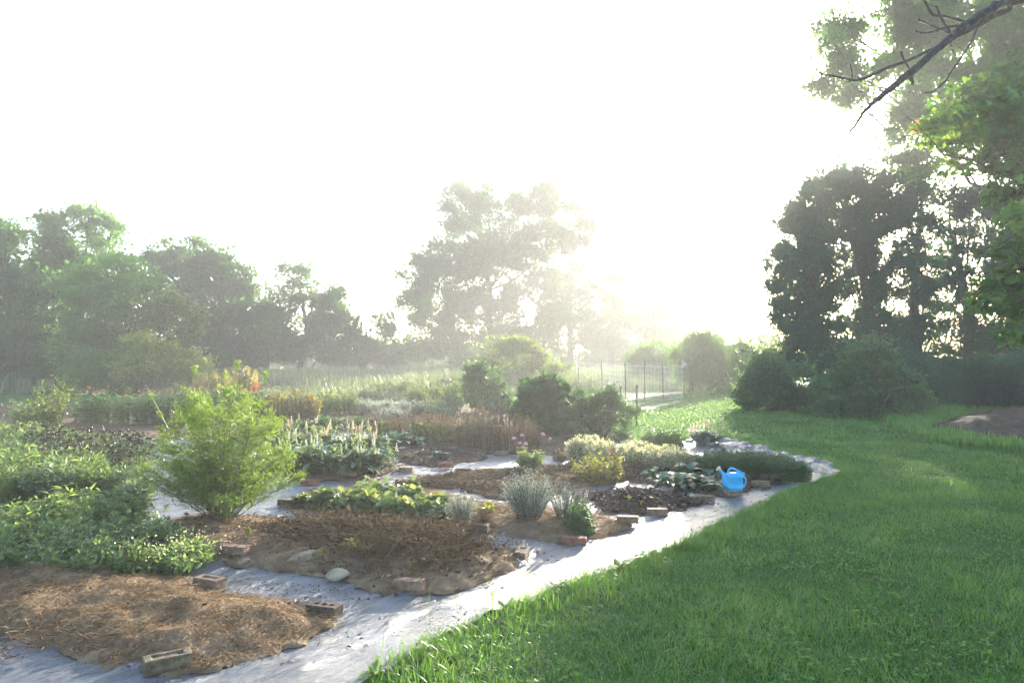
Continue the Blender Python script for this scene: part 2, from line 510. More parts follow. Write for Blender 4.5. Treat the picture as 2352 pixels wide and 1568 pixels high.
bed('leafy', .03, M['dark_soil'], 'planted bed reaching to the blue watering can')
bed('diamond', .04, M['dark_soil'], 'small diamond soil bed with one leafy plant', res=.05)
bed('hosta', .03, M['dark_soil'], 'soil bed under the white flower spikes', res=.05)
bed('back', .03, M['dark_soil'], 'soil bed under the dry brown stalks', res=.06)

# back of the garden: bare soil strip between plantings
def soil_far(x, y, sd): return .012 + .02 * np.clip(sd, 0, 1) + .015 * fbm(x * 3, y * 3, 2)
tag(sheet('soil_strip', [np.array(p) for p in ((-17, 13.2), (-6.5, 13.6), (-3, 14.6), (1, 14.8), (2.0, 14.4), (1.6, 17), (0.8, 22), (-3, 25.5), (-17, 25.5))], .12, soil_far, M['dark_soil'], rag=.1), 'bare dark soil between the back plantings', kind='structure')

MOUND = [gp(*p) for p in ((2105, 978), (2180, 958), (2300, 951), (2480, 955), (2620, 985), (2600, 1030), (2480, 1036), (2300, 1013), (2170, 992))]
def mound_z(x, y, sd):
    t = np.clip(sd / 1.3, 0, 1)
    return -.008 + .27 * t * t * (3 - 2 * t) + np.clip(sd / .3, 0, 1) * (.09 * fbm(x * 1.5, y * 1.5, 3) + .08 * fbm(x * 6, y * 6, 4))
tag(sheet('earth_mound', MOUND, .07, mound_z, M['red_soil'], rag=.12, ragf=2.5), 'low mound of red brown earth beside the lawn', kind='structure')

# the air: pale morning mist in one box round everything
def build_haze():
    mb = MB()
    x0, x1, y0, y1, z0, z1 = -310, 310, -310, 340, -2.0, 24.0
    v = [(x0, y0, z0), (x1, y0, z0), (x1, y1, z0), (x0, y1, z0), (x0, y0, z1), (x1, y0, z1), (x1, y1, z1), (x0, y1, z1)]
    mb.add(v, [np.array([[3, 2, 1, 0], [4, 5, 6, 7], [0, 1, 5, 4], [1, 2, 6, 5], [2, 3, 7, 6], [3, 0, 4, 7]])])
    m, n, l, out = nmat('mist')
    p = n.new('ShaderNodeVolumePrincipled')
    p.inputs['Color'].default_value = (.96, .975, .985, 1)
    p.inputs['Density'].default_value = HAZE_D
    p.inputs['Anisotropy'].default_value = HAZE_G
    l.new(p.outputs[0], out.inputs['Volume'])
    o = mb.build('haze', m, smooth=False)
    tag(o, 'pale morning mist filling the whole garden', kind='stuff')
HAZE_D, HAZE_G = 0.0020, 0.37
build_haze()

# ------------------------------------------------------------------ bricks
import bmesh
def brick_mat(name, a, b, c):
    return surf_mat(name, [(.28, a), (.5, b), (.72, c)], scale=16, detail=10, bump=.7, bscale=70, bdist=.004, spec=.2, rough=.88)
BM = {
 'brown': brick_mat('brown_brick', (.066, .042, .028), (.155, .100, .066), (.26, .18, .125)),
 'mossy': brick_mat('mossy_brick', (.038, .031, .020), (.105, .084, .052), (.19, .155, .10)),
 'red': brick_mat('red_brick', (.075, .030, .020), (.17, .068, .044), (.25, .12, .085)),
 'tan': brick_mat('tan_brick', (.11, .075, .048), (.23, .16, .105), (.34, .25, .175)),
 'dark': brick_mat('dark_brick', (.025, .018, .014), (.062, .042, .031), (.11, .078, .058)),
}
def brick_mesh(kind):
    bm = bmesh.new()
    a, b, h = .1, .046, .062
    def ring(z, aa=a, bb=b): return [bm.verts.new(p) for p in ((-aa, -bb, z), (aa, -bb, z), (aa, bb, z), (-aa, bb, z))]
    c = .004
    r0 = ring(0); r1 = ring(h - c); r2 = ring(h, a - c, b - c)
    for p, q in ((r0, r1), (r1, r2)):
        for i in range(4): bm.faces.new((p[i], p[(i + 1) % 4], q[(i + 1) % 4], q[i]))
    bm.faces.new(r0[::-1])
    if kind == 'frog':
        s = ring(h, .070, .026); s2 = ring(h - .008, .062, .019)
        for p, q in ((r2, s), (s, s2)):
            for i in range(4): bm.faces.new((p[i], p[(i + 1) % 4], q[(i + 1) % 4], q[i]))
        bm.faces.new(s2)
    elif kind == 'holes':
        edges = [bm.edges.get((r2[i], r2[(i + 1) % 4])) for i in range(4)]
        rings = []
        for cx in (-.052, 0, .052):
            rg = [bm.verts.new((cx + .018 * cos(t), .018 * sin(t), h)) for t in np.linspace(0, 2 * pi, 14, endpoint=False)]
            rings.append(rg)
            edges += [bm.edges.new((rg[i], rg[(i + 1) % 14])) for i in range(14)]
        bmesh.ops.triangle_fill(bm, use_beauty=True, edges=edges)
        for rg in rings:
            lo = [bm.verts.new((v.co.x, v.co.y, .008)) for v in rg]
            for i in range(14): bm.faces.new((rg[i], rg[(i + 1) % 14], lo[(i + 1) % 14], lo[i]))
            bm.faces.new(lo)
    else:
        bm.faces.new(r2)
    bmesh.ops.recalc_face_normals(bm, faces=bm.faces)
    bmesh.ops.subdivide_edges(bm, edges=[e for e in bm.edges if e.calc_length() > .05], cuts=3, use_grid_fill=True) if kind != 'holes' else None
    for v in bm.verts:
        v.co.x += random.uniform(-.0018, .0018); v.co.y += random.uniform(-.0018, .0018); v.co.z += random.uniform(-.0012, .0012)
    me = bpy.data.meshes.new('brick'); bm.to_mesh(me); bm.free()
    return me
def brick(u, v, rot, kind, mat, label, tilt=(0, 0), dz=.016, scale=1.0):
    me = brick_mesh(kind); me.materials.append(BM[mat])
    o = bpy.data.objects.new('brick', me); C.objects.link(o)
    x, y = gp(u, v); y += .03
    zb = [BEDH[k](np.array([x]), np.array([y]))[0] for k in BEDS if sdist(np.array([x]), np.array([y]), BEDS[k])[0] > 0]
    o.location = (x, y, max([dz] + [z - .008 for z in zb]))
    o.rotation_euler = (radians(tilt[0]), radians(tilt[1]), radians(rot))
    o.scale = (scale,) * 3
    tag(o, label, 'brick', 'bricks holding down the fabric')
brick(378, 1550, 33, 'frog', 'mossy', 'big mossy grey brick at the bottom edge, nearest of all bricks', scale=1.08)
brick(477, 1360, -22, 'frog', 'brown', 'hollowed brown brick between straw bed and grey fabric, below the weeds', dz=.03)
brick(742, 1422, -20, 'holes', 'dark', 'dark brick with three round holes at the point of the straw bed', dz=.02)
brick(538, 1288, -14, 'plain', 'brown', 'brown brick at the foot of the feathery green bush', dz=.03)
brick(938, 1366, -10, 'plain', 'brown', 'brown brick in front of the dead plant pile, closest to the fabric path', dz=.02)
brick(1198, 1287, 78, 'frog', 'mossy', 'greenish hollow brick seen end on, at the right tip of the dead plant pile')
brick(1320, 1256, -8, 'plain', 'red', 'reddish brick in front of the compact dark green bush')
brick(1443, 1211, -8, 'plain', 'brown', 'brown brick at the right corner of the bed with the compact green bush')
brick(1511, 1187, -6, 'plain', 'brown', 'brown brick on the path edge below the dark root clump')
brick(1096, 1228, -12, 'frog', 'dark', 'dark brick in front of the small pale silver herb', dz=.03)
brick(803, 1190, -4, 'plain', 'tan', 'tan brick in front of the row of lobed leaf plants', dz=.025)
brick(838, 1226, -6, 'plain', 'tan', 'tan brick half hidden behind the brown bed with dead plants')
brick(1018, 1247, -8, 'plain', 'brown', 'brown brick partly hidden behind the dead plant pile')
brick(1620, 1155, -10, 'plain', 'mossy', 'mossy brick on the path left of the blue watering can')
brick(1684, 1142, -3, 'plain', 'brown', 'brown brick leaning in front of the blue watering can', dz=.012)
brick(1749, 1122, -6, 'plain', 'brown', 'brown brick just right of the blue watering can')
brick(1770, 1109, -8, 'plain', 'brown', 'brown brick behind another one, right of the blue watering can')
brick(1386, 1114, -4, 'plain', 'mossy', 'mossy brick under the yellowing plant')
brick(1064, 1093, 2, 'plain', 'mossy', 'greyish brick behind the heap of brown straw')
brick(1116, 1088, 28, 'plain', 'tan', 'short tan brick on the black fabric edge behind the silver herb', scale=.85)
brick(927, 1117, 40, 'plain', 'mossy', 'mossy brick with a sprig of green at its right end')
brick(1023, 1077, 8, 'plain', 'red', 'red brick tilted at the foot of the round leafy plant', tilt=(14, -4), dz=.03)
brick(933, 1086, -10, 'plain', 'tan', 'tan brick at the right end of the hosta bed')
brick(710, 1117, -14, 'plain', 'red', 'red brown brick on the fabric right of the feathery bush')
brick(800, 1101, -4, 'plain', 'brown', 'brown brick under the front leaves of the hosta bed')
brick(1152, 1047, -6, 'plain', 'brown', 'brown brick behind the pink globe flowers, at the left')
brick(1286, 1058, -30, 'plain', 'brown', 'brown brick at the left foot of the yellowing plant')
brick(1268, 1033, -10, 'plain', 'dark', 'small dark brick on the path right of the pink globe flowers')
brick(1059, 1029, -12, 'plain', 'red', 'reddish brick on the edge of the dry stalk bed')
brick(660, 1164, -8, 'plain', 'mossy', 'dark mossy brick between feathery bush and lobed leaf plants')
brick(330, 1114, -10, 'plain', 'tan', 'flat tan brick left of the feathery bush')

# ------------------------------------------------------------------ stones
def stone(name, u, v, size, mat, label, seed, tilt=0, rot=0, dz=.02):
    bm = bmesh.new(); bmesh.ops.create_icosphere(bm, subdivisions=4, radius=1)
    r = np.random.default_rng(seed)
    pl = unit(r.normal(size=(9, 3))); dd = r.uniform(.62, .95, 9)
    for vt in bm.verts:
        p = np.array(vt.co)
        for q, d in zip(pl, dd):
            k = p @ q - d
            if k > 0: p = p - q * k * .9
        p = p * (1 + .05 * fbm(p[0] * 3 + seed, p[1] * 3 + p[2] * 2, 3))
        vt.co = p * np.array(size)
    me = bpy.data.meshes.new(name); bm.to_mesh(me); bm.free()
    me.materials.append(mat)
    for p in me.polygons: p.use_smooth = True
    o = bpy.data.objects.new(name, me); C.objects.link(o)
    x, y = gp(u, v); o.location = (x, y, dz); o.rotation_euler = (radians(tilt), radians(-8), radians(rot))
    tag(o, label, 'stone')
    return o
M['stone'] = surf_mat('pale_stone', [(.3, (.12, .09, .058)), (.5, (.23, .18, .12)), (.72, (.33, .275, .20))], scale=14, detail=10, bump=.9, bscale=35, bdist=.008, spec=.2)
M['white_stone'] = surf_mat('white_stone', [(.3, (.15, .118, .080)), (.5, (.28, .228, .162)), (.72, (.38, .325, .245))], scale=12, detail=10, bump=.8, bscale=30, bdist=.006, spec=.2)
stone('stone', 702, 1300, (.14, .05, .055), M['stone'], 'flat tilted tan rock at the front left of the dead plants', 3, tilt=28, rot=25, dz=.06)
stone('stone', 775, 1336, (.092, .06, .05), M['white_stone'], 'pale rounded rock at the front of the dead plants', 5, rot=-20, dz=.045)
stone('stone', 624, 1216, (.06, .03, .02), M['white_stone'], 'small white stone on the back edge of the brown bed', 8, rot=-30, dz=.05)
stone('stone', 712, 1172, (.06, .04, .025), M['dark_soil'], 'flat brown stone on the fabric left of the lobed leaf plants', 9, rot=20, dz=.02)
stone('stone', 1645, 1140, (.045, .04, .035), M['dark_soil'], 'round dark stone left of the blue watering can', 12, dz=.03)
stone('stone', 560, 1300, (.05, .03, .025), M['stone'], 'small tan stone beside the brown brick under the feathery bush', 14, rot=60, dz=.04)

# ------------------------------------------------------------------ blue watering can
def glossy_mat(name, col, rough=.4, spec=.5, bump=0):
    m, n, l, out = nmat(name)
    p = n.new('ShaderNodeBsdfPrincipled'); p.inputs['Base Color'].default_value = (*col, 1)
    p.inputs['Roughness'].default_value = rough; p.inputs['Specular IOR Level'].default_value = spec
    tc = n.new('ShaderNodeTexCoord'); nz = n.new('ShaderNodeTexNoise'); nz.inputs['Scale'].default_value = 30; nz.inputs['Detail'].default_value = 6
    l.new(tc.outputs['Object'], nz.inputs['Vector'])
    mr = n.new('ShaderNodeMapRange'); mr.inputs[3].default_value = rough - .08; mr.inputs[4].default_value = rough + .15
    l.new(nz.outputs[0], mr.inputs[0]); l.new(mr.outputs[0], p.inputs['Roughness'])
    mx = n.new('ShaderNodeMix'); mx.data_type = 'RGBA'; mx.inputs[6].default_value = (*col, 1); mx.inputs[7].default_value = (*[c * .8 + .02 for c in col], 1)
    l.new(nz.outputs[0], mx.inputs[0]); l.new(mx.outputs[2], p.inputs['Base Color'])
    l.new(p.outputs[0], out.inputs[0])
    return m
M['blue'] = glossy_mat('blue_plastic', (.004, .35, .64), .36)
M['greyplastic'] = glossy_mat('grey_plastic', (.42, .44, .42), .5)
M['black'] = glossy_mat('dark_inside', (.004, .02, .06), .6)

def build_can():
    bx, by = gp(1692, 1143)
    t = thing('watering_can', 'bright blue plastic watering can with pale grey sprinkler head', 'watering can', (bx, by + .09, .012))
    O = np.array(t.location)
    def P(zx, zy, dy=0): return np.array([(zx - 895) * .000311, dy, (1245 - zy) * .000311])
    # body: lathe with a step band near the foot and a domed shoulder
    prof = [(.0, 0), (.078, 0), (.084, .006), (.088, .05), (.0895, .084), (.0945, .088), (.0945, .094), (.0925, .098), (.094, .16), (.0955, .205), (.0975, .208), (.0975, .214), (.094, .218), (.088, .236), (.072, .249), (.04, .256), (.0, .258)]
    ns = 40; an = np.linspace(0, 2 * pi, ns, endpoint=False)
    V = np.array([[r * cos(a) * 1.02, r * sin(a) * .92, z] for r, z in prof for a in an])
    f = [[j * ns + i, j * ns + (i + 1) % ns, (j + 1) * ns + (i + 1) % ns, (j + 1) * ns + i] for j in range(len(prof) - 1) for i in range(ns)]
    mb = MB(); mb.add(V + O, [np.array(f)])
    # filler mouth: raised collar at the back of the shoulder
    for k in range(1):
        c = np.array([.062, 0, .235]); ax = unit(np.array([.45, 0, 1.0])); s = np.array([0, 1.0, 0]); b = np.cross(ax, s)
        rings = [(.046, .0), (.046, .036), (.041, .036), (.041, .012)]
        VV = np.array([c + ax * h + r * (cos(a) * s * .95 + sin(a) * b) for r, h in rings for a in an])
        ff = [[j * ns + i, j * ns + (i + 1) % ns, (j + 1) * ns + (i + 1) % ns, (j + 1) * ns + i] for j in range(3) for i in range(ns)]
        mb.add(VV + O, [np.array(ff)])
    body = mb.build('body', M['blue'], t)
    mb = MB(); c = np.array([.062, 0, .235]) + unit(np.array([.45, 0, 1.0])) * .013
    s = np.array([0, 1.0, 0]); b = np.cross(unit(np.array([.45, 0, 1.0])), s)
    mb.add(np.array([c + .0415 * (cos(a) * s * .95 + sin(a) * b) for a in an]) + O, [np.array([list(range(ns))])])
    mb.build('opening_shade', M['black'], body, origin=O)  # flat near-black disc, painted shade of the can's hollow inside
    # raised leaf decoration on the front of the body
    mb = MB()
    for sy in (-1,):
        for (zx, zy, w_, h_, a) in ((790, 640, 18, 45, .3), (880, 650, 18, 45, -.4), (840, 720, 26, 40, .8), (915, 740, 22, 40, -.9), (800, 760, 20, 40, -.5), (880, 800, 30, 22, .1), (760, 720, 14, 40, .2), (945, 680, 14, 40, -.2), (800, 870, 40, 12, 0), (890, 875, 40, 12, 0)):
            x, _, z = P(zx, zy)
            y = sy * .92 * math.sqrt(max(.0942 ** 2 - (x / 1.02) ** 2, 1e-5))
            th = np.linspace(0, 2 * pi, 12, endpoint=False)
            for k, (rs, dy) in enumerate(((1, 0), (.6, .004))):
                pass
            dx = w_ * .000311; dz = h_ * .000311
            def pt(th, rs, dy):
                lx = rs * dx * math.cos(th); lz = rs * dz * math.sin(th)
                xx = x + lx * cos(a) - lz * sin(a); zz = z + lx * sin(a) + lz * cos(a)
                yy = sy * (.92 * math.sqrt(max(.0938 ** 2 - (xx / 1.02) ** 2, 1e-5)) + dy)
                return (xx, yy, zz)
            r0 = [pt(q, 1, -.001) for q in th]; r1 = [pt(q, .62, .0042) for q in th]
            VV = np.array(r0 + r1)
            ff = [[i, (i + 1) % 12, 12 + (i + 1) % 12, 12 + i] for i in range(12)]
            mb.add(VV + O, [np.array(ff), np.array([list(range(12, 24))])])
    mb.build('raised_decoration', M['blue'], body, origin=O)
    # spout
    mb = MB()
    path = smooth_path([(*P(660, 900), .048), (*P(610, 740), .045), (*P(560, 580), .034), (*P(500, 470), .021), (*P(430, 380), .0145), (*P(395, 345), .0135)], 5)
    tube(mb, path[:, :3] + O, path[:, 3], 18)
    mb.build('spout', M['blue'], t)
    mb = MB()
    d = unit(P(340, 300) - P(430, 380))
    p0 = P(415, 362)
    rp = [(p0 + d * h, r) for h, r in ((0, .015), (.012, .0155), (.018, .019), (.034, .033), (.037, .034), (.041, .031))]
    tube(mb, np.array([q for q, r in rp]) + O, [r for q, r in rp], 24)
    mb.build('sprinkler_head', M['greyplastic'], t)
    for pts in ([(695, 470, .0135), (690, 400, .0125), (720, 320, .0120), (790, 280, .0120), (870, 283, .0120), (950, 318, .0120), (1010, 365, .0125), (1050, 400, .014)],
                [(1085, 380, .012), (1160, 450, .0115), (1230, 560, .0115), (1295, 660, .0115), (1300, 780, .0115), (1270, 870, .0115), (1215, 925, .013), (1170, 930, .014)]):
        mb = MB(); path = smooth_path([(*P(a, b_), r) for a, b_, r in pts], 5)
        tube(mb, path[:, :3] + O, path[:, 3], 14)
        mb.build('handle', M['blue'], t)
    t.rotation_euler = (0, 0, radians(-4))
build_can()

# ------------------------------------------------------------------ net fence and stakes
M['post'] = glossy_mat('dark_post', (.045, .04, .035), .7)
M['net'] = glossy_mat('pale_net', (.55, .52, .45), .7)
def build_fence():
    corners = [(1327, 842, 31.5, 880), (1383, 829, 32.5, 905), (1437, 830, 27.5, 925), (1480, 829, 26.5, 940), (1523, 838, 26.0, 935), (1571, 838, 27.5, 922)]
    pts = []
    for u, vt, Y, vb in corners:
        x = (u - CX) * Y / F; top = H + (HOR - vt) * Y / F
        pts.append((x, Y, top))
    t = thing('net_fence', 'pale plastic net fence strung between thin dark posts', 'fence', (pts[3][0], pts[3][1], 0))
    for i, (x, Y, top) in enumerate(pts):
        mb = MB(); lean = (rng.random() - .5) * .06
        tube(mb, [(x, Y, -.1), (x + lean * .5, Y, top * .5), (x + lean, Y, top)], .020, 7)
        mb.build('post', M['post'], t)
    mb = MB()
    order = pts + [(3.1, 34.5, 1.4), pts[0]]
    for a, b in zip(order[:-1], order[1:]):
        a = np.array(a); b = np.array(b); Ln = np.linalg.norm((b - a)[:2])
        n = max(int(Ln / .09), 4)
        s = np.linspace(0, 1, n + 1)
        topz = a[2] * (1 - s) + b[2] * s - .06 - .10 * np.sin(pi * s) * (.6 + .4 * rng.random())
        px = a[0] * (1 - s) + b[0] * s; py = a[1] * (1 - s) + b[1] * s
        for j in range(7):
            fr = j / 6
            zz = topz * fr + .03 * (1 - fr) + .02 * np.sin(s * 9 + j)
            r = .006 if j == 6 else .0026
            tube(mb, np.stack([px, py, zz], 1), r, 4, cap=False)
        P0 = np.stack([px, py, np.full(n + 1, .02)], 1); P1 = np.stack([px + .01 * rng.normal(size=n + 1), py, topz], 1)
        stems(mb, P0, P1, np.zeros((n + 1, 3)), .003, .003, 2, 3)
    x, Y, top = pts[-1]
    for k in range(8):     # loose end of the net tied round the corner post
        a = rng.normal(size=(4, 3)) * .07 + np.array([x, Y, top + .02]); tube(mb, a, .008, 4, cap=False)
    mb.build('netting', M['net'], t)
build_fence()
for u, vt, Y, lab in ((1425, 887, 17.5, 'short dark metal stake behind the spreading shrub, left of a taller one'), (1462, 884, 16.4, 'tall dark metal stake at the right end of the spreading shrub')):
    x = (u - CX) * Y / F; top = H + (HOR - vt) * Y / F
    mb = MB(); tube(mb, [(x, Y, -.05), (x + .005, Y, top * .5), (x + .01, Y, top)], .020, 8)
    tube(mb, [(x + .01, Y, top - .06), (x + .01, Y, top + .005)], .026, 8)
    for k in range(5):
        z = top * (.25 + .14 * k); tube(mb, [(x, Y - .016, z), (x, Y - .03, z + .025)], .006, 5)
    tag(mb.build('metal_stake', M['post'], origin=(x, Y, 0)), lab, 'stake', 'metal garden stakes')
mb = MB(); x, Y = gp(1697, 905); tube(mb, [(x, Y, 0), (x + .01, Y, .5), (x + .03, Y, 1.05)], .022, 7)
tube(mb, [(x + .03, Y, 1.0), (x + .03, Y, 1.07)], .03, 7)
tag(mb.build('metal_stake', M['post'], origin=(x, Y, 0)), 'lone thin stake under the weeping tree at the lawn end', 'stake')

def sheet_far(x, y, sd): return .006 + .05 * np.clip(sd / .3, 0, 1) * (.5 + fbm(x * 2.5, y * 2.5, 3))
tag(sheet('fabric_sheet', [gp(*p) for p in ((1450, 944), (1460, 938), (1505, 930), (1560, 919), (1572, 921), (1535, 932), (1490, 941))], .1, sheet_far, M['fabric'], rag=.08, ragf=2), 'pale fabric strip on the ground along the net fence', kind='structure')

# ------------------------------------------------------------------ foliage materials
L = {}
L['tree'] = leaf_mat('tree_leaves', [(.034, .092, .030), (.058, .140, .048), (.10, .20, .070)], .55, gloss=0)
L['tree_light'] = leaf_mat('light_tree_leaves', [(.060, .150, .045), (.105, .22, .068), (.17, .29, .10)], .58, gloss=0)
L['tree_blue'] = leaf_mat('bluish_tree_leaves', [(.028, .085, .050), (.050, .125, .074), (.078, .165, .095)], .38, gloss=0)
L['maple'] = leaf_mat('maple_leaves', [(.020, .078, .013), (.042, .13, .020), (.085, .20, .030), (.20, .28, .04)], .42, gloss=.05)
L['asparagus'] = leaf_mat('feathery_leaves', [(.080, .150, .024), (.145, .235, .042), (.235, .33, .075)], .5, gloss=.02)
L['weed'] = leaf_mat('weed_leaves', [(.055, .115, .042), (.125, .205, .080), (.24, .31, .135)], .48, gloss=.04)
L['herb'] = leaf_mat('herb_leaves', [(.032, .085, .030), (.058, .135, .046), (.105, .19, .068)], .38, gloss=.06)
L['dark'] = leaf_mat('dark_shrub_leaves', [(.026, .075, .026), (.048, .115, .042), (.085, .165, .058)], .40, gloss=.05)
L['hosta'] = leaf_mat('broad_leaves', [(.028, .075, .032), (.05, .115, .048), (.095, .165, .07)], .3, gloss=.16, rough=.35)
L['yellowgreen'] = leaf_mat('yellow_green_leaves', [(.07, .12, .02), (.14, .20, .035), (.25, .28, .06)], .5)
L['gold'] = leaf_mat('golden_spikes', [(.14, .13, .04), (.26, .23, .07), (.40, .34, .12)], .5)
L['deadleaf'] = leaf_mat('dead_leaves', [(.040, .028, .019), (.105, .074, .049), (.23, .17, .115)], .25, warm=(1.0, 1.0, .85), gloss=0)
L['sunlit_tone'] = leaf_mat('sunlit_tone_leaves', [(.13, .18, .045), (.23, .28, .075), (.34, .37, .12)], .55, gloss=0)  # yellow-green leaves with sunlit brightness put into the colour
L['silver'] = leaf_mat('silver_leaves', [(.14, .175, .145), (.26, .30, .26), (.42, .45, .39)], .35, warm=(1.1, 1.08, .85))
L['cream'] = leaf_mat('cream_tops', [(.20, .23, .12), (.42, .42, .27), (.60, .58, .42)], .5, warm=(1.1, 1.05, .8))
L['greygreen'] = leaf_mat('grey_green_leaves', [(.07, .125, .065), (.13, .20, .105), (.23, .30, .17)], .4, warm=(1.15, 1.1, .75))
L['dry'] = leaf_mat('dry_stalks', [(.068, .048, .032), (.18, .128, .085), (.33, .25, .175)], .3, warm=(1.05, 1.0, .85), gloss=0)
L['straw'] = leaf_mat('straw', [(.075, .047, .026), (.19, .126, .070), (.36, .26, .15)], .2, warm=(1.05, 1.0, .8), gloss=0)
L['chips'] = leaf_mat('bark_chips', [(.022, .014, .010), (.066, .044, .031), (.17, .125, .095)], .0, gloss=.03)
L['seedhead'] = leaf_mat('dark_seedheads', [(.018, .010, .008), (.040, .021, .016), (.07, .04, .03)], .05, gloss=.05)
L['yellowing'] = leaf_mat('yellowing_leaves', [(.11, .05, .022), (.13, .15, .03), (.20, .23, .045), (.34, .30, .06)], .5)
L['lawn'] = leaf_mat('grass_blades', [(.042, .112, .022), (.078, .190, .034), (.130, .26, .052), (.27, .33, .13)], .45, gloss=.022, rough=.36)  # palest stop holds the painted dew glints and dry blades
L['meadow'] = leaf_mat('meadow_grass', [(.06, .105, .048), (.105, .15, .075), (.19, .20, .115)], .42)
L['stalk'] = leaf_mat('green_stalks', [(.06, .075, .03), (.11, .12, .05)], .1)
L['twig'] = leaf_mat('brown_twigs', [(.035, .026, .019), (.075, .056, .04)], 0, gloss=.05)
L['pink'] = leaf_mat('pink_petals', [(.42, .20, .32), (.60, .36, .48), (.74, .54, .64)], .35, warm=(1.1, .9, 1))
L['palepink'] = leaf_mat('pale_pink_petals', [(.50, .42, .33), (.64, .55, .45), (.74, .67, .58)], .4, warm=(1.1, 1, .9))
L['white'] = leaf_mat('white_petals', [(.58, .60, .55), (.72, .73, .68), (.8, .8, .76)], .4, warm=(1.05, 1.03, .95))
L['orange'] = leaf_mat('orange_petals', [(.50, .10, .02), (.60, .20, .04), (.66, .34, .10)], .4, warm=(1.1, .95, .7))
L['red'] = leaf_mat('red_petals', [(.36, .03, .03), (.52, .07, .06), (.60, .16, .12)], .4, warm=(1.1, .9, .8))

L['shrub'] = leaf_mat('shrub_leaves', [(.042, .105, .042), (.078, .165, .066), (.14, .24, .10)], .42, gloss=.05)

# ------------------------------------------------------------------ plant builders
KD = 2.9
def crown(mb, lobes, Y, k=.5, lp=7., wd=4.2, sig=(8, 5), per=12, tpl=DIA, out=.6, up=.15, tint=(.45, .22), mi=0, dd=.9, gap=0.0, flat=1.0, zmin=.03, sub=9, nv=.32):
    cens = []
    for lb in lobes:
        u, v, ru, rv = lb[:4]
        y = Y + (lb[4] if len(lb) > 4 else 0)
        s = y / F
        c = wp(u, v, y); r = np.array([ru * s, ru * s * dd, rv * s])
        nc = max(int(k * KD * ru * rv / per), 2)
        d = sphere_pts(nc); rad = U(0, 1, nc) ** (1 / 2.4) * .85
        cen = c + d * rad[:, None] * r
        if sub:             # most leaves gather in smaller clumps that break the outline
            m = max(4, int(sub * math.sqrt(ru * rv) / 45))
            ds = sphere_pts(m); sc = c + ds * (U(.35, 1.08, m) ** .75)[:, None] * r
            sr = r[None, :] * U(.20, .46, m)[:, None] * np.array([1, 1, .78])
            wgt = sr[:, 0] ** 1.7; idx = rng.choice(m, nc, p=wgt / wgt.sum())
            e = sphere_pts(nc) * (U(0, 1, nc) ** (1 / 2.2))[:, None]
            e[:, 2] -= .25 * (e[:, 0] ** 2 + e[:, 1] ** 2)
            cen = np.where((rng.random(nc) < .80)[:, None], sc[idx] + e * sr[idx], cen)
            wis = rng.random(nc) < .07
            cen = np.where(wis[:, None], c + d * U(.95, 1.28, nc)[:, None] * r, cen)
        if gap:
            q = vnoise(cen[:, 0] / (26 * s) + 5, cen[:, 2] / (20 * s) + cen[:, 1] / (60 * s))
            cen = cen[q > gap - .5]
            nc = len(cen)
            if nc == 0: continue
        cen[:, 2] = np.maximum(cen[:, 2], zmin + 2 * sig[1] * s * .5)
        P = np.repeat(cen, per, 0) + rng.normal(size=(nc * per, 3)) * np.array([sig[0] * s, sig[0] * s, sig[1] * s])
        o = unit((P - c) / r)
        A = out * o + rng.normal(size=P.shape) * .55; A[:, 2] += up
        N = rng.normal(size=P.shape) * nv + .35 * o; N[:, 2] += flat
        P[:, 2] = np.maximum(P[:, 2], zmin)
        tt = np.clip(tint[0] + np.repeat(rng.normal(size=nc) * tint[1] * .7, per) + rng.normal(size=nc * per) * tint[1] * .6, 0, 1)
        kz = np.exp(rng.normal(size=len(P)) * .32)
        scatter(mb, tpl, P, A, N, lp * s * .95 * kz, wd * s * .95 * kz * U(.75, 1.25, len(P)), tt, mi)
        cens.append((c, cen))
    return cens

def branch_path(a, b, n=5, sag=.1, jit=.05):
    a = np.asarray(a, float); b = np.asarray(b, float)
    t = np.linspace(0, 1, n)[:, None]
    ln = np.linalg.norm(b - a)
    p = a * (1 - t) + b * t
    p[:, 2] += (np.sin(pi * t[:, 0])) * sag * ln
    p[1:-1] += rng.normal(size=(n - 2, 3)) * jit * ln
    return p

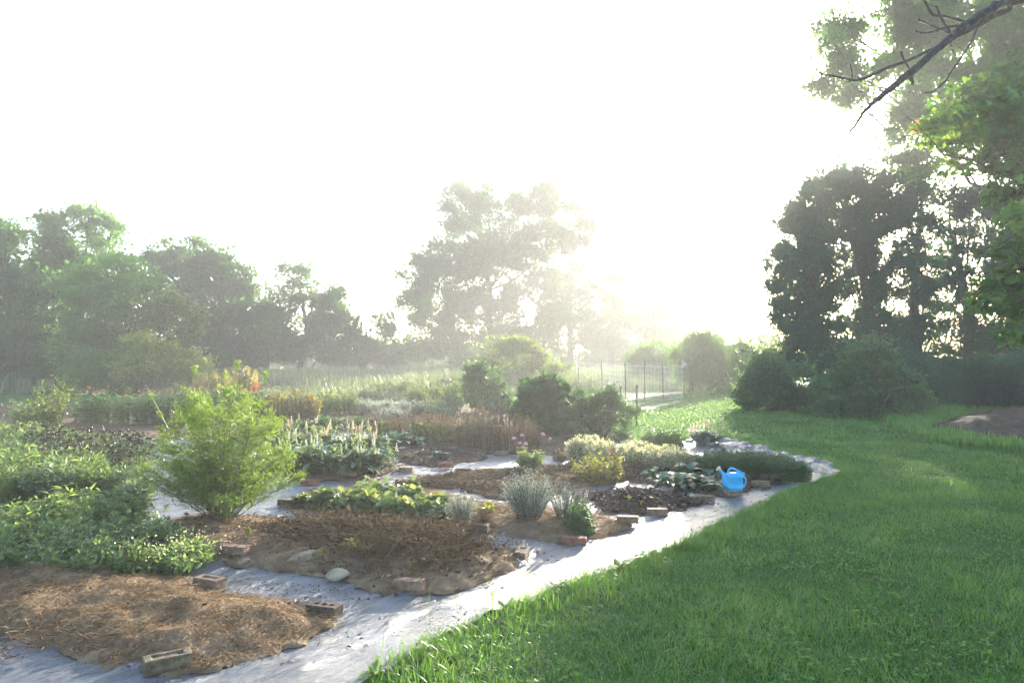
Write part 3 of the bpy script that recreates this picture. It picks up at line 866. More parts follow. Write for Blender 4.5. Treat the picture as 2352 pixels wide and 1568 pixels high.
def tree(name, label, bu, Y, lobes, mat, trunk=.18, group=None, k=.5, cat='tree', bark='bark', lean=0, nlimb=4, dY=1.0, **kw):
    """trunk, limbs to every leaf mass, twigs, and a crown of separate leaves"""
    bx = (bu - CX) * Y / F
    t = thing(name, label, cat, (bx, Y, 0), group)
    lobes = [tuple(l) if len(l) > 4 else (*l, U(-1, 1) * dY) for l in lobes]
    mb = MB(); cens = crown(mb, lobes, Y, k=k, **kw)
    mb.build('crown', mat, t)
    mb = MB()
    cs = np.array([c for c, _ in cens]); top = cs[cs[:, 2].argmax()]; zt = top[2]
    mid = np.array([bx * .5 + cs[:, 0].mean() * .5 + lean, Y, zt * .45])
    path = smooth_path([(bx, Y, -.1, trunk * 1.35), (bx + lean * .2, Y, zt * .12, trunk), (mid[0], mid[1], mid[2], trunk * .75), (top[0] * .8 + mid[0] * .2, top[1], zt * .8, trunk * .35), (top[0], top[1], zt, trunk * .12)], 4)
    tube(mb, path[:, :3], path[:, 3], 9, wob=.12)
    for c, cen in cens:
        zz = max(c[2] * .55, .15 * zt)
        i = int(np.clip(np.searchsorted(path[:, 2], zz), 1, len(path) - 1))
        a = path[i, :3]
        p = branch_path(a, c, 5, .06, .05)
        r = min(path[i, 3] * .5, trunk * .28)
        tube(mb, p, np.linspace(r, r * .3, 5), 6, cap=False)
        sel = cen[rng.integers(0, len(cen), min(nlimb, len(cen)))]
        P0 = np.repeat(p[3][None], len(sel), 0) * .6 + c * .4
        stems(mb, P0, sel, rng.normal(size=sel.shape) * .05 * np.linalg.norm(sel - P0, axis=1)[:, None], r * .32, r * .08, 4, 4)
    mb.build('trunk', M[bark], t)
    return t

def bush(name, label, bu, bv, lobes, mat, group=None, k=.6, nst=24, cat='shrub', stem_r=1.2, stem_mat='twig', shoots=0, shoot_px=40, Y=None, **kw):
    """shrub given by where its base and leaf masses stand"""
    Y = Y or depth(bv); bx = (bu - CX) * Y / F
    s = Y / F
    t = thing(name, label, cat, (bx, Y, 0), group)
    mb = MB(); cens = crown(mb, lobes, Y, k=k, **kw)
    allc = np.concatenate([c for _, c in cens])
    ms = MB()
    sel = allc[rng.integers(0, len(allc), nst)]
    P0 = np.array([bx, Y, 0]) + rng.normal(size=(nst, 3)) * np.array([8 * s, 8 * s, 0])
    P0[:, 0] += (sel[:, 0] - bx) * .35; P0[:, 1] += (sel[:, 1] - Y) * .35; P0[:, 2] = 0
    bend = (P0 - sel) * .12; bend[:, 2] = .12 * sel[:, 2]
    stems(ms, P0, sel, bend, stem_r * s, stem_r * .4 * s, 5, 4, U(0, 1, nst))
    if shoots:
        o = allc[rng.integers(0, len(allc), shoots * 4)]
        o = o[np.argsort(-o[:, 2])][:shoots * 2][:shoots]
        tip = o + rng.normal(size=o.shape) * np.array([.35, .35, .1]) * shoot_px * s + np.array([0, 0, 1.0]) * shoot_px * s * U(.5, 1.1, len(o))[:, None]
        at = stems(ms, o, tip, rng.normal(size=o.shape) * .08 * shoot_px * s, .8 * s, .3 * s, 3, 3, .6)
        for tt in np.linspace(.1, 1, 14):
            P = at(np.full(len(o), tt)) + rng.normal(size=o.shape) * 2 * s
            A = rng.normal(size=o.shape); A[:, 2] = .4
            scatter(mb, kw.get('tpl', DIA), P, A, np.tile([0, 0, 1.0], (len(o), 1)) + rng.normal(size=o.shape) * .4, kw.get('lp', 7) * s * 1.05, kw.get('wd', 4.2) * s, np.clip(.6 + .2 * rng.normal(size=len(o)), 0, 1))
    mb.build('foliage', mat, t)
    ms.build('stems', L[stem_mat], t)
    return t, allc

def herb(name, label, u, v, hpx, spx, mat, nst=20, nl=24, lp=8., wd=4., tpl=LEAF, group=None, cat='plant', stem_mat='stalk', rpx=.9, tlo=.2, jit=3., up=.5, tint=(.5, .22), hv=.3, leafdrop=0., root=.2, upright=.15, tipy=.35):
    """many-stemmed herb: leaves along curved stalks; returns thing and stalk tips"""
    Y = depth(v); s = Y / F; bx = (u - CX) * s
    t = thing(name, label, cat, (bx, Y, 0), group)
    ms = MB(); ml = MB()
    a = U(0, 2 * pi, nst); q = np.sqrt(U(0, 1, nst))
    dirn = np.stack([np.cos(a), np.sin(a) * .9, np.zeros(nst)], 1)
    P0 = np.array([bx, Y, 0]) + dirn * (q * spx * root * s)[:, None]
    P1 = np.array([bx, Y, 0]) + dirn * (q * spx * s)[:, None]
    P1[:, 2] = hpx * s * (1 - hv * U(0, 1, nst)) * (1 - .35 * q ** 2)
    bend = -dirn * (q * spx * s * upright)[:, None]; bend[:, 2] = hpx * s * .08
    at = stems(ms, P0, P1, bend, rpx * s, rpx * .4 * s, 5, 4, U(0, 1, nst))
    for _ in range(nl):
        tt = tlo + (1 - tlo) * U(0, 1, nst) ** .8
        P = at(tt) + rng.normal(size=(nst, 3)) * jit * s
        P[:, 2] = np.maximum(P[:, 2], .02)
        A = rng.normal(size=(nst, 3)); A[:, 2] = A[:, 2] * .4 + up - leafdrop; A += dirn * .5
        N = rng.normal(size=(nst, 3)) * .45; N[:, 2] += 1
        scatter(ml, tpl, P, A, N, lp * s * U(.55, 1.3, nst) * (1.15 - .5 * tt), wd * s * U(.7, 1.25, nst) * (1.15 - .5 * tt),
                np.clip(tint[0] + tipy * (tt - .6) + rng.normal(size=nst) * tint[1], 0, 1))
    ms.build('stems', L[stem_mat], t)
    ml.build('foliage', L[mat], t)
    return t, P1, s

_fm = {}
def head_mesh(kind, size, matkey):
    key = (kind, round(size, 4), matkey)
    if key in _fm: return _fm[key]
    mb = MB()
    if kind == 'ball':          # globe of little petals
        n = 130; d = sphere_pts(n); d[:, 2] = np.abs(d[:, 2]) * 1.0 - .25 * (rng.random(n) < .35); d = unit(d)
        scatter(mb, DIA, d * .35 * size, d + rng.normal(size=(n, 3)) * .3, np.roll(d, 1, 1), .6 * size, .42 * size, U(0, 1, n))
    elif kind == 'daisy':
        for ring, n in ((1.0, 15), (.7, 12), (.4, 8)):
            a = np.linspace(0, 2 * pi, n, endpoint=False) + ring * 3
            A = np.stack([np.cos(a), np.sin(a), np.full(n, .25 + (1 - ring) * .9)], 1)
            scatter(mb, DIA, np.tile([0, 0, .03 * size], (n, 1)), A, np.tile([0, 0, 1.0], (n, 1)), size * ring, size * .42, U(0, 1, n))
    elif kind == 'cone':
        n = 90; d = sphere_pts(n); d[:, 2] = np.abs(d[:, 2])
        scatter(mb, DIA, d * np.array([.4, .4, .6]) * size, d, np.roll(d, 1, 1), .45 * size, .28 * size, U(0, 1, n))
    elif kind == 'spike':       # blossoms in whorls up a stalk
        n = 110; z = U(0, 1, n) ** 1.0; a = U(0, 2 * pi, n); r = .13 * (1.05 - z)
        P = np.stack([np.cos(a) * r * .4, np.sin(a) * r * .4, z], 1) * size
        A = np.stack([np.cos(a), np.sin(a), np.full(n, .35)], 1)
        scatter(mb, DIA, P, A, rng.normal(size=(n, 3)) * .3 + np.array([0, 0, 1.0]), size * (.05 + .13 * (1 - z)), size * .10, U(0, 1, n))
    elif kind == 'plume':
        n = 160; z = U(0, 1, n); a = U(0, 2 * pi, n); r = .16 * np.sqrt(np.maximum(1 - z, .02)) * (.5 + .5 * U(0, 1, n))
        P = np.stack([np.cos(a) * r, np.sin(a) * r, z], 1) * size
        A = np.stack([np.cos(a) * .6, np.sin(a) * .6, np.full(n, .9)], 1)
        scatter(mb, DIA, P, A, rng.normal(size=(n, 3)), size * .16, size * .06, U(0, 1, n))
    o = mb.build('flower', L[matkey]); me = o.data
    bpy.data.objects.remove(o)
    _fm[key] = me
    return me

def heads(parent, tips, kind, size, matkey, name='flower', tilt=.25):
    me = head_mesh(kind, size, matkey)
    pl = np.array(parent.location)
    for p in tips:
        o = bpy.data.objects.new(name, me); C.objects.link(o)
        o.parent = parent; o.location = tuple(np.asarray(p) - pl)
        o.rotation_euler = (random.gauss(0, tilt), random.gauss(0, tilt), random.uniform(0, 6.28))
        k = random.uniform(.75, 1.2); o.scale = (k, k, k)

def rosette(name, label, u, v, lpx, n, mat, tpl=BIG, wr=.5, group=None, up=(.2, 1.3), cat='plant', z0=.02, tint=(.5, .2), cen=3., nst=0):
    """leaves arching out from one root"""
    Y = depth(v); s = Y / F; bx = (u - CX) * s
    t = thing(name, label, cat, (bx, Y, 0), group)
    mb = MB()
    a = U(0, 2 * pi, n); e = U(up[0], up[1], n)
    A = np.stack([np.cos(a), np.sin(a), e], 1)
    N = np.stack([-np.cos(a) * e, -np.sin(a) * e, np.ones(n)], 1) + rng.normal(size=(n, 3)) * .2
    P = np.array([bx, Y, z0]) + np.stack([np.cos(a), np.sin(a), np.zeros(n)], 1) * cen * s * U(0, 1, n)[:, None]
    P[:, 2] += U(0, .35, n) * lpx * s * (e / up[1])
    Lh = lpx * s * U(.65, 1.15, n)
    scatter(mb, tpl, P, A, N, Lh, Lh * wr * U(.8, 1.2, n), np.clip(tint[0] + rng.normal(size=n) * tint[1], 0, 1))
    mb.build('leaves', mat, t)
    return t

# ------------------------------------------------------------------ trees
far = dict(lp=7.2, wd=4.4, sig=(8, 5), per=12)
tree('broadleaf_tree', 'pale green leafy tree cut by the left edge of the photo', -20, 37, [(-90, 640, 90, 110), (-20, 560, 50, 60), (20, 545, 40, 45), (-40, 700, 90, 90), (40, 650, 45, 80), (30, 760, 70, 70), (-60, 820, 90, 60)], L['tree_light'], .2, 'trees along the left side', k=.5, **far)
tree('broadleaf_tree', 'tall light green tree with feathery crown, highest on the left side', 170, 41, [(140, 520, 45, 45), (200, 505, 50, 40), (235, 520, 40, 45), (110, 560, 45, 60), (180, 570, 70, 60), (250, 580, 45, 50), (140, 650, 70, 70), (220, 660, 70, 60), (90, 640, 40, 70), (120, 750, 80, 80)], L['tree_light'], .2, 'trees along the left side', k=.46, gap=.28, **far)
tree('broadleaf_tree', 'dark tree in the shadow at the left, under the tall feathery one', 60, 36, [(60, 800, 90, 70), (20, 840, 80, 50), (120, 720, 60, 80), (140, 810, 70, 70), (90, 860, 70, 35)], L['tree'], .2, 'trees along the left side', k=.5, **far)
tree('sumac_tree', 'rounded bright green tree with arching fronds in front of the left trees', 250, 34, [(250, 640, 90, 50), (310, 650, 55, 50), (200, 660, 60, 50), (270, 700, 100, 55), (210, 740, 70, 60), (330, 710, 40, 45), (290, 770, 70, 50), (180, 800, 60, 55)], L['tree_light'], .16, 'trees along the left side', k=.52, out=.9, up=-.25, tint=(.55, .2), **far)
tree('sumac_tree', 'leaning small tree with yellow green fronds reaching right over the meadow', 330, 33, [(390, 695, 45, 25), (430, 705, 32, 22), (450, 735, 18, 25), (370, 730, 40, 35), (420, 750, 25, 20), (300, 790, 55, 40), (350, 800, 50, 40), (250, 810, 50, 50), (320, 840, 70, 30)], L['yellowgreen'], .10, 'trees along the left side', k=.5, out=.9, up=-.3, tint=(.3, .2), dY=.5, **far)
tree('conifer_tree', 'dark spreading tree with a flat top, right of the bright rounded one', 470, 50, [(370, 575, 45, 25), (350, 610, 30, 30), (440, 590, 60, 35), (490, 610, 60, 45), (420, 640, 70, 50), (540, 650, 60, 45), (570, 700, 45, 60), (490, 690, 90, 60), (440, 740, 80, 60), (530, 770, 80, 60), (470, 810, 80, 35), (590, 780, 35, 50)], L['tree'], .3, 'trees along the left side', k=.5, out=.8, up=-.1, **far)
tree('broadleaf_tree', 'airy two topped tree left of the big misty one', 690, 58, [(650, 640, 30, 35), (690, 640, 40, 30), (640, 690, 40, 35), (740, 670, 35, 35), (770, 700, 40, 35), (720, 720, 60, 40), (660, 760, 60, 50), (750, 760, 60, 50), (800, 760, 30, 40), (700, 800, 80, 35), (780, 810, 50, 30)], L['tree'], .25, 'trees along the left side', k=.46, gap=.28, **far)
tree('young_tree', 'thin young tree in the gap before the big misty tree', 890, 62, [(885, 735, 22, 22), (880, 770, 25, 25), (905, 780, 18, 25), (870, 805, 40, 22), (910, 815, 40, 20), (840, 810, 35, 20)], L['tree'], .12, 'trees along the left side', k=.4, gap=.3, dY=.5, **far)
tree('broadleaf_tree', 'giant misty broad tree standing highest in the middle of the photo', 1120, 66, [
    (1040, 460, 34, 36), (1090, 440, 45, 32), (1125, 480, 50, 40), (1060, 510, 45, 40), (1205, 460, 50, 38), (1250, 455, 45, 32), (1280, 500, 45, 40), (1210, 520, 60, 45), (1330, 530, 32, 30), (1300, 560, 45, 35),
    (1010, 585, 50, 38), (960, 635, 40, 36), (1050, 600, 70, 50), (1140, 570, 70, 55), (1130, 640, 80, 60), (1230, 590, 60, 45), (1240, 650, 45, 50), (960, 700, 45, 35), (1010, 680, 60, 60), (1080, 720, 80, 60), (1160, 720, 50, 60), (1000, 770, 60, 50), (1090, 800, 80, 45), (950, 800, 40, 30), (1180, 790, 60, 50), (1260, 730, 40, 50)], L['tree'], .36, k=.6, gap=.14, dY=3, **far)
tree('broadleaf_tree', 'misty rounded tree just right of the giant one', 1310, 74, [(1310, 650, 45, 40), (1280, 690, 40, 50), (1340, 700, 50, 50), (1300, 760, 80, 60), (1370, 760, 40, 50), (1250, 800, 60, 40)], L['tree'], .35, 'misty trees in the middle', k=.5, gap=.15, dY=2, **far)
tree('broadleaf_tree', 'pointed misty tree between two lower rounded ones', 1405, 78, [(1410, 650, 22, 30), (1400, 690, 30, 40), (1410, 740, 40, 45), (1395, 790, 50, 40)], L['tree'], .3, 'misty trees in the middle', k=.5, gap=.15, dY=2, **far)
tree('broadleaf_tree', 'faintest tree dissolving in the mist next to the bright gap', 1505, 84, [(1500, 705, 35, 28), (1470, 740, 40, 40), (1530, 740, 40, 40), (1500, 790, 70, 40)], L['tree'], .3, 'misty trees in the middle', k=.5, gap=.1, dY=2, **far)
tree('broadleaf_tree', 'low misty tree filling the gap between the flat topped and the two topped tree', 610, 56, [(600, 740, 40, 45), (630, 770, 40, 40), (600, 800, 60, 35), (650, 810, 50, 30)], L['tree'], .2, 'trees along the left side', k=.5, gap=.12, **far)
tree('broadleaf_tree', 'low misty tree sloping down right of the two topped tree', 830, 60, [(820, 775, 30, 28), (850, 795, 40, 28), (800, 805, 50, 30), (890, 815, 40, 20)], L['tree'], .2, 'trees along the left side', k=.5, gap=.12, **far)
hr = random.Random(5)
for i, u in enumerate(range(-60, 1760, 62)):
    Yq = 88 if 540 < u < 1000 else (52 if u <= 540 else 92)
    h = hr.uniform(34, 56) if u > 540 else hr.uniform(50, 90); w_ = hr.uniform(40, 60); base = HOR + F * H / Yq
    tree('hedgerow_bush', 'low misty bush in the hedgerow along the far edge of the field', u, Yq, [(u, base - h * .6, w_, h * .7), (u + hr.uniform(-25, 25), base - h * 1.1, w_ * .6, h * .5), (u, base - 8, w_ * 1.1, 14)], L['tree'], .06, 'hedgerow bushes', cat='shrub', k=.34, **far)
for (u, v, ru, rv, Yq, lab) in ((330, 815, 60, 40, 31, 'sunlit yellow green bush under the leaning frond tree, left of two'), (430, 830, 50, 30, 31, 'sunlit yellow green bush sloping down into the meadow, right of two'), (220, 840, 60, 34, 31, 'olive green bush in half shade at the left end of the meadow')):
    tree('meadow_shrub', lab, u, Yq, [(u, v, ru, rv), (u - ru * .5, v + 18, ru * .7, rv * .7), (u + ru * .5, v + 16, ru * .7, rv * .7), (u, v + 32, ru * 1.1, 24)], L['sunlit_tone'] if u > 300 else L['tree_light'], .05, 'bushes at the left meadow edge', cat='shrub', k=.5, tint=(.5, .25), **far)
weep = dict(lp=11, wd=3.2, sig=(5, 9), per=12)
tree('weeping_tree', 'low rounded weeping tree with curved trunk behind the net fence', 1585, 33, [(1600, 800, 50, 38), (1630, 810, 42, 45), (1570, 825, 35, 40), (1610, 845, 50, 28), (1645, 840, 22, 35)], L['tree_light'], .13, 'weeping fruit trees', k=.55, up=-1.0, out=.5, dY=.6, lean=.3, **weep)
tree('weeping_tree', 'hazier low weeping tree left of the curved trunk one', 1500, 42, [(1500, 815, 45, 35), (1470, 830, 30, 30), (1540, 825, 35, 38), (1505, 850, 55, 20)], L['tree_light'], .13, 'weeping fruit trees', k=.5, up=-1.0, out=.5, **weep)
tree('weeping_tree', 'broad low weeping tree at the end of the lawn', 1745, 35, [(1700, 825, 35, 38), (1740, 825, 45, 40), (1790, 820, 40, 38), (1820, 835, 30, 35), (1720, 855, 45, 22), (1780, 860, 45, 25)], L['tree_light'], .14, 'weeping fruit trees', k=.55, up=-1.0, out=.5, **weep)
tree('leafy_shrub', 'lit yellow green tall bush in front of the giant misty tree', 1180, 36, [(1140, 810, 40, 30), (1170, 800, 40, 28), (1210, 820, 45, 30), (1130, 845, 45, 30), (1190, 855, 60, 30), (1250, 845, 40, 22), (1290, 860, 35, 20)], L['yellowgreen'], .06, cat='shrub', k=.5, out=.8, up=.1, tint=(.35, .2), **far)

near_t = dict(lp=7.6, wd=5.2, sig=(8, 6), per=12)
G10 = 'dark trees on the right'
tree('oak_tree', 'leftmost dark tree on the right side, bulging toward the bright gap', 1880, 29, [(1850, 480, 45, 42), (1820, 500, 25, 30), (1890, 435, 45, 42), (1880, 520, 55, 45), (1850, 570, 50, 45), (1800, 600, 40, 38), (1790, 640, 30, 40), (1860, 640, 60, 55), (1900, 590, 50, 60), (1830, 700, 50, 40), (1800, 720, 28, 25), (1880, 720, 60, 50), (1840, 770, 60, 45), (1900, 790, 55, 55), (1850, 820, 60, 40)], L['tree_blue'], .22, G10, k=.62, gap=.12, dY=.8, **near_t)
tree('oak_tree', 'tall dark tree under the sun glow with a thick straight trunk', 1995, 30, [(1940, 415, 40, 30), (1985, 410, 50, 35), (2020, 440, 50, 40), (1960, 470, 60, 42), (2020, 500, 45, 40), (1970, 540, 60, 50), (1990, 610, 45, 55), (1950, 660, 50, 40), (2000, 690, 45, 60), (1985, 760, 50, 60), (2010, 830, 50, 50), (1950, 830, 55, 50), (2005, 760, 30, 40)], L['tree_blue'], .28, G10, k=.60, gap=.22, dY=.8, **near_t)
tree('oak_tree', 'dark slender tree with see through crown, right of the thick trunk', 2110, 29, [(2080, 420, 40, 32), (2120, 430, 45, 35), (2070, 480, 45, 32), (2110, 520, 50, 42), (2080, 590, 40, 40), (2120, 620, 40, 40), (2090, 680, 55, 35), (2120, 740, 45, 45), (2070, 760, 45, 40), (2110, 810, 60, 45), (2050, 830, 45, 50)], L['tree_blue'], .24, G10, k=.56, gap=.30, dY=.8, **near_t)
tree('oak_tree', 'dark tree with broken layers of leaves and light between them', 2225, 30, [(2180, 450, 50, 28), (2240, 455, 50, 32), (2200, 510, 60, 32), (2250, 560, 50, 35), (2180, 590, 50, 28), (2230, 640, 60, 35), (2180, 690, 50, 30), (2240, 730, 55, 38), (2190, 780, 60, 35), (2230, 840, 70, 40)], L['tree_blue'], .22, G10, k=.52, gap=.34, dY=.8, **near_t)
tree('oak_tree', 'dark tree at the right edge behind the hanging maple leaves', 2335, 28, [(2310, 480, 55, 40), (2370, 500, 55, 60), (2300, 560, 45, 35), (2340, 620, 60, 40), (2290, 680, 45, 35), (2360, 700, 60, 50), (2310, 760, 60, 40), (2370, 800, 60, 50), (2310, 840, 60, 45), (2430, 640, 70, 120)], L['tree_blue'], .26, G10, k=.52, gap=.28, dY=.8, **near_t)
for i, (u, v, ru, rv, Yq) in enumerate([(2060, 880, 70, 45, 24), (2170, 890, 70, 50, 23.5), (2270, 895, 70, 55, 23), (2360, 890, 70, 60, 22.5), (2440, 890, 70, 70, 22)]):
    tree('understorey_shrub', 'dark shrub in the deep shade under the right trees', u, Yq, [(u, v, ru, rv), (u - 20, v - 45, ru * .6, rv * .6), (u + 25, v - 35, ru * .6, rv * .5), (u, v + 25, ru, rv * .6)], L['tree_blue'], .04, 'shrubs under the dark trees', cat='shrub', k=.55, **near_t)

# hazy oak high on the right
tree('tall_oak_tree', 'tall hazy tree whose high branches hang in from the upper right', 2720, 23, [
    (1925, 55, 45, 30), (1900, 120, 40, 32), (1945, 95, 40, 40), (1910, 195, 45, 32), (1960, 225, 40, 22), (1960, 160, 30, 40), (2040, 40, 50, 45), (2080, 90, 60, 55), (2050, 150, 50, 30), (2130, 40, 70, 60), (2150, 120, 70, 50), (2210, 60, 80, 60), (2200, 180, 70, 45), (2300, 70, 80, 70), (2290, 170, 80, 55), (2100, 230, 60, 40), (2070, 290, 45, 40), (2080, 345, 42, 35), (2110, 380, 40, 28), (2170, 280, 60, 45), (2240, 260, 70, 55), (2380, 120, 90, 100), (2200, -40, 120, 60), (2060, -40, 60, 40), (2380, -20, 100, 80), (2340, 300, 80, 70), (2420, 250, 90, 90)],
    L['tree_light'], .22, k=.5, gap=.30, lp=8.5, wd=5, sig=(10, 6), per=12, dY=1.0, tint=(.35, .2))

# maple with big leaves near the camera
def maple():
    lob = [(2320, 180, 60, 45, 10.5), (2260, 215, 55, 38, 10.0), (2190, 255, 45, 30, 9.6), (2140, 275, 34, 26, 9.2), (2118, 305, 16, 18, 9.1), (2200, 305, 45, 24, 9.8), (2270, 290, 60, 40, 10.2), (2340, 280, 60, 50, 9.8), (2250, 350, 50, 32, 9.9), (2310, 370, 60, 38, 9.7), (2350, 420, 45, 38, 9.9), (2290, 430, 30, 22, 10.3), (2200, 380, 22, 14, 9.8), (2345, 490, 30, 28, 8.6), (2330, 580, 36, 34, 8.8), (2345, 640, 40, 40, 8.8), (2290, 670, 38, 28, 8.9), (2260, 690, 26, 20, 8.8), (2340, 700, 40, 30, 8.7), (2325, 755, 30, 24, 8.8), (2400, 560, 60, 120, 8.8), (2410, 330, 70, 130, 9.8), (2390, 720, 50, 60, 8.8)]
    x0, y0 = 8.2, 10.5
    t = thing('maple_tree', 'near maple with large bright green leaves hanging in at the right edge', 'tree', (x0, y0, 0))
    mb = MB(); cens = []
    for (u, v, ru, rv, Y) in lob:
        yellow = .75 if u < 2215 or (v > 460 and v < 520) else .42
        cens += crown(mb, [(u, v, ru, rv, 0)], Y, k=.066, lp=18, wd=17, sig=(12, 8), per=7, tpl=MAPLE, out=.5, up=-.35, tint=(yellow, .24), dd=.9, gap=.12, flat=.8)
    mb.build('crown', L['maple'], t)
    mb = MB(); P = np.array([wp(2113, 283, 9.1), wp(2112, 296, 9.15), wp(2107, 300, 9.1), wp(2345, 500, 9.0)])
    scatter(mb, MAPLE, P, rng.normal(size=(4, 3)) + np.array([0, 0, -.6]), np.tile([0, -1.0, .4], (4, 1)), .09, .085, U(.3, 1, 4))
    mb.build('autumn_leaves', L['orange'], t)
    mb = MB()
    path = smooth_path([(x0, y0, -.2, .32), (x0 - .05, y0, 1.5, .24), (x0 + .1, y0, 4, .19), (x0 - .1, y0, 6.5, .11), (x0, y0, 8.5, .04)], 5)
    tube(mb, path[:, :3], path[:, 3], 12, wob=.1)
    for zz, tips in ((2.4, [(2300, 560, 8.8), (2330, 600, 8.8), (2345, 500, 8.6)]), (1.9, [(2262, 690, 8.8), (2290, 670, 8.9), (2330, 720, 8.8)]), (3.6, [(2110, 290, 9.1), (2200, 320, 9.6), (2250, 350, 9.9), (2310, 380, 9.7)]), (4.0, [(2190, 250, 9.6), (2260, 215, 10), (2320, 180, 10.4)])):
        a = np.array([x0, y0, zz])
        for (u, v, Y) in tips:
            b = wp(u, v, Y); p = branch_path(a, b, 7, .08, .035)
            tube(mb, p, np.linspace(.045, .006, 7), 6, cap=False)
            q = p[rng.integers(2, 7, 10)]; e = q + rng.normal(size=q.shape) * .22
            stems(mb, q, e, rng.normal(size=q.shape) * .03, .006, .002, 3, 4)
    # bare inner twigs seen against the light
    a = np.array([x0, y0, 2.6])
    for (u, v) in ((2215, 560), (2230, 600), (2180, 640), (2260, 570)):
        b = wp(u, v, 9.3); p = branch_path(a, b, 7, .05, .03); tube(mb, p, np.linspace(.028, .003, 7), 5, cap=False)
        q = p[rng.integers(3, 7, 8)]; e = q + rng.normal(size=q.shape) * .18; stems(mb, q, e, rng.normal(size=q.shape) * .02, .005, .0015, 3, 4)
    mb.build('trunk', M['bark'], t)
maple()

# bare limb near the camera, from a tree standing just out of frame
def bare_limb():
    def Q(zx, zy, r, Y):
        sx = (1960 + zx / 3.7333) / 1.0884; sy = (zy / 3.7333) / 1.0884
        return (*wp(sx, sy, Y), r / 3.7333 / 1.0884 * Y / F)
    x0, y0 = 6.6, 5.2
    t = thing('bare_tree', 'dark bare branch crossing the upper right corner, without leaves', 'tree', (x0, y0, 0))
    mb = MB()
    path = smooth_path([(x0, y0, -.2, .26), (x0, y0, 2, .2), (x0 - .1, y0, 4.2, .16), (x0, y0, 6.2, .10), (x0 + .2, y0 + .1, 8, .05)], 5)
    tube(mb, path[:, :3], path[:, 3], 12, wob=.1)
    mb.build('trunk', M['dark_bark'], t)
    main = [(x0 - .1, y0, 4.9, .10), (5.2, 5.35, 4.72, .085)] + [Q(a, b, r, 5.5 - .0003 * i * 100) for i, (a, b, r) in enumerate([(2130, -10, 38), (1950, 80, 40), (1720, 220, 42), (1600, 320, 38), (1500, 400, 33), (1380, 500, 32), (1250, 620, 34), (1170, 690, 34), (1000, 820, 28), (880, 920, 24), (790, 1000, 17), (730, 1070, 13), (650, 1190, 11), (580, 1265, 8), (470, 1310, 4)])]
    mb = MB(); path = smooth_path(main, 6); tube(mb, path[:, :3] + rng.normal(size=(len(path), 3)) * .002, path[:, 3], 12, wob=.16)
    second = [(x0 - .1, y0, 4.7, .07), (5.0, 5.4, 4.45, .06)] + [Q(a, b, r, 5.62) for a, b, r in [(2240, 5, 22), (2100, 90, 24), (1950, 150, 26), (1850, 215, 24), (1780, 255, 20), (1680, 310, 16), (1600, 345, 12), (1540, 370, 8)]]
    path = smooth_path(second, 6); tube(mb, path[:, :3], path[:, 3], 10, wob=.16)
    mb.build('branch', M['dark_bark'], t)
    tw = [
        [(1420, 445, 16), (1300, 500, 15), (1170, 560, 14), (1060, 600, 13), (950, 640, 14), (800, 710, 14), (700, 745, 12), (640, 748, 11), (500, 720, 9), (350, 690, 8), (290, 645, 7), (230, 605, 6)],
        [(640, 745, 6), (632, 670, 5), (620, 600, 5)], [(640, 750, 8), (580, 772, 4)],
        [(1190, 670, 10), (1130, 580, 8), (1100, 510, 10), (1095, 492, 12)], [(1170, 710, 22), (1195, 750, 18), (1200, 785, 10)],
        [(1660, 240, 12), (1550, 250, 12), (1480, 265, 11), (1400, 295, 11), (1300, 310, 9), (1245, 300, 10), (1232, 298, 9)],
        [(1550, 310, 9), (1400, 250, 9), (1330, 220, 8), (1255, 188, 10)],
        [(1550, 300, 11), (1490, 210, 11), (1450, 130, 9), (1425, 70, 10), (1418, 60, 9)],
        [(1690, 205, 13), (1580, 175, 13), (1480, 150, 12), (1400, 145, 13), (1360, 100, 12), (1330, 40, 11), (1300, -10, 10), (1260, -90, 8)],
        [(1880, 170, 12), (1800, 260, 13), (1760, 370, 11), (1660, 530, 11), (1560, 670, 10), (1520, 740, 12), (1430, 830, 8), (1370, 860, 7), (1310, 870, 4)],
        [(1520, 745, 8), (1530, 765, 5)], [(1440, 150, 5), (1480, 190, 4), (1530, 260, 4)]]
    for k, pts in enumerate(tw):
        Y = 5.5 + .04 * (k % 3) - .02
        mb = MB(); path = smooth_path([Q(a, b, r, Y - .02 * i) for i, (a, b, r) in enumerate(pts)], 5)
        tube(mb, path[:, :3], path[:, 3] * (1 + .12 * rng.normal(size=len(path))), 8, wob=.15)
        mb.build('twig', M['dark_bark'], t)
bare_limb()

# ------------------------------------------------------------------ shrubs on the lawn
sh = dict(lp=10.5, wd=6, sig=(9, 5), per=9, tpl=DIA, gap=.30)
bush('leafy_shrub', 'spreading dark green shrub on the lawn, left and lower of two', 1790, 942, [(1730, 885, 35, 32), (1720, 915, 28, 22), (1780, 880, 50, 35), (1830, 885, 45, 38), (1790, 915, 60, 25), (1850, 910, 35, 28), (1750, 865, 30, 22), (1810, 855, 30, 20)], L['shrub'], 'shrubs on the lawn', k=.5, nst=40, shoots=60, shoot_px=58, **sh)
bush('leafy_shrub', 'large dark green shrub with drooping branches, right of the lower one on the lawn', 1990, 958, [(1930, 890, 50, 40), (1920, 925, 45, 32), (1990, 870, 60, 45), (1980, 915, 60, 40), (2040, 890, 55, 45), (2090, 920, 50, 30), (2000, 840, 45, 30), (2030, 925, 60, 30), (1960, 850, 35, 25)], L['shrub'], 'shrubs on the lawn', k=.5, nst=50, shoots=80, shoot_px=62, **sh)

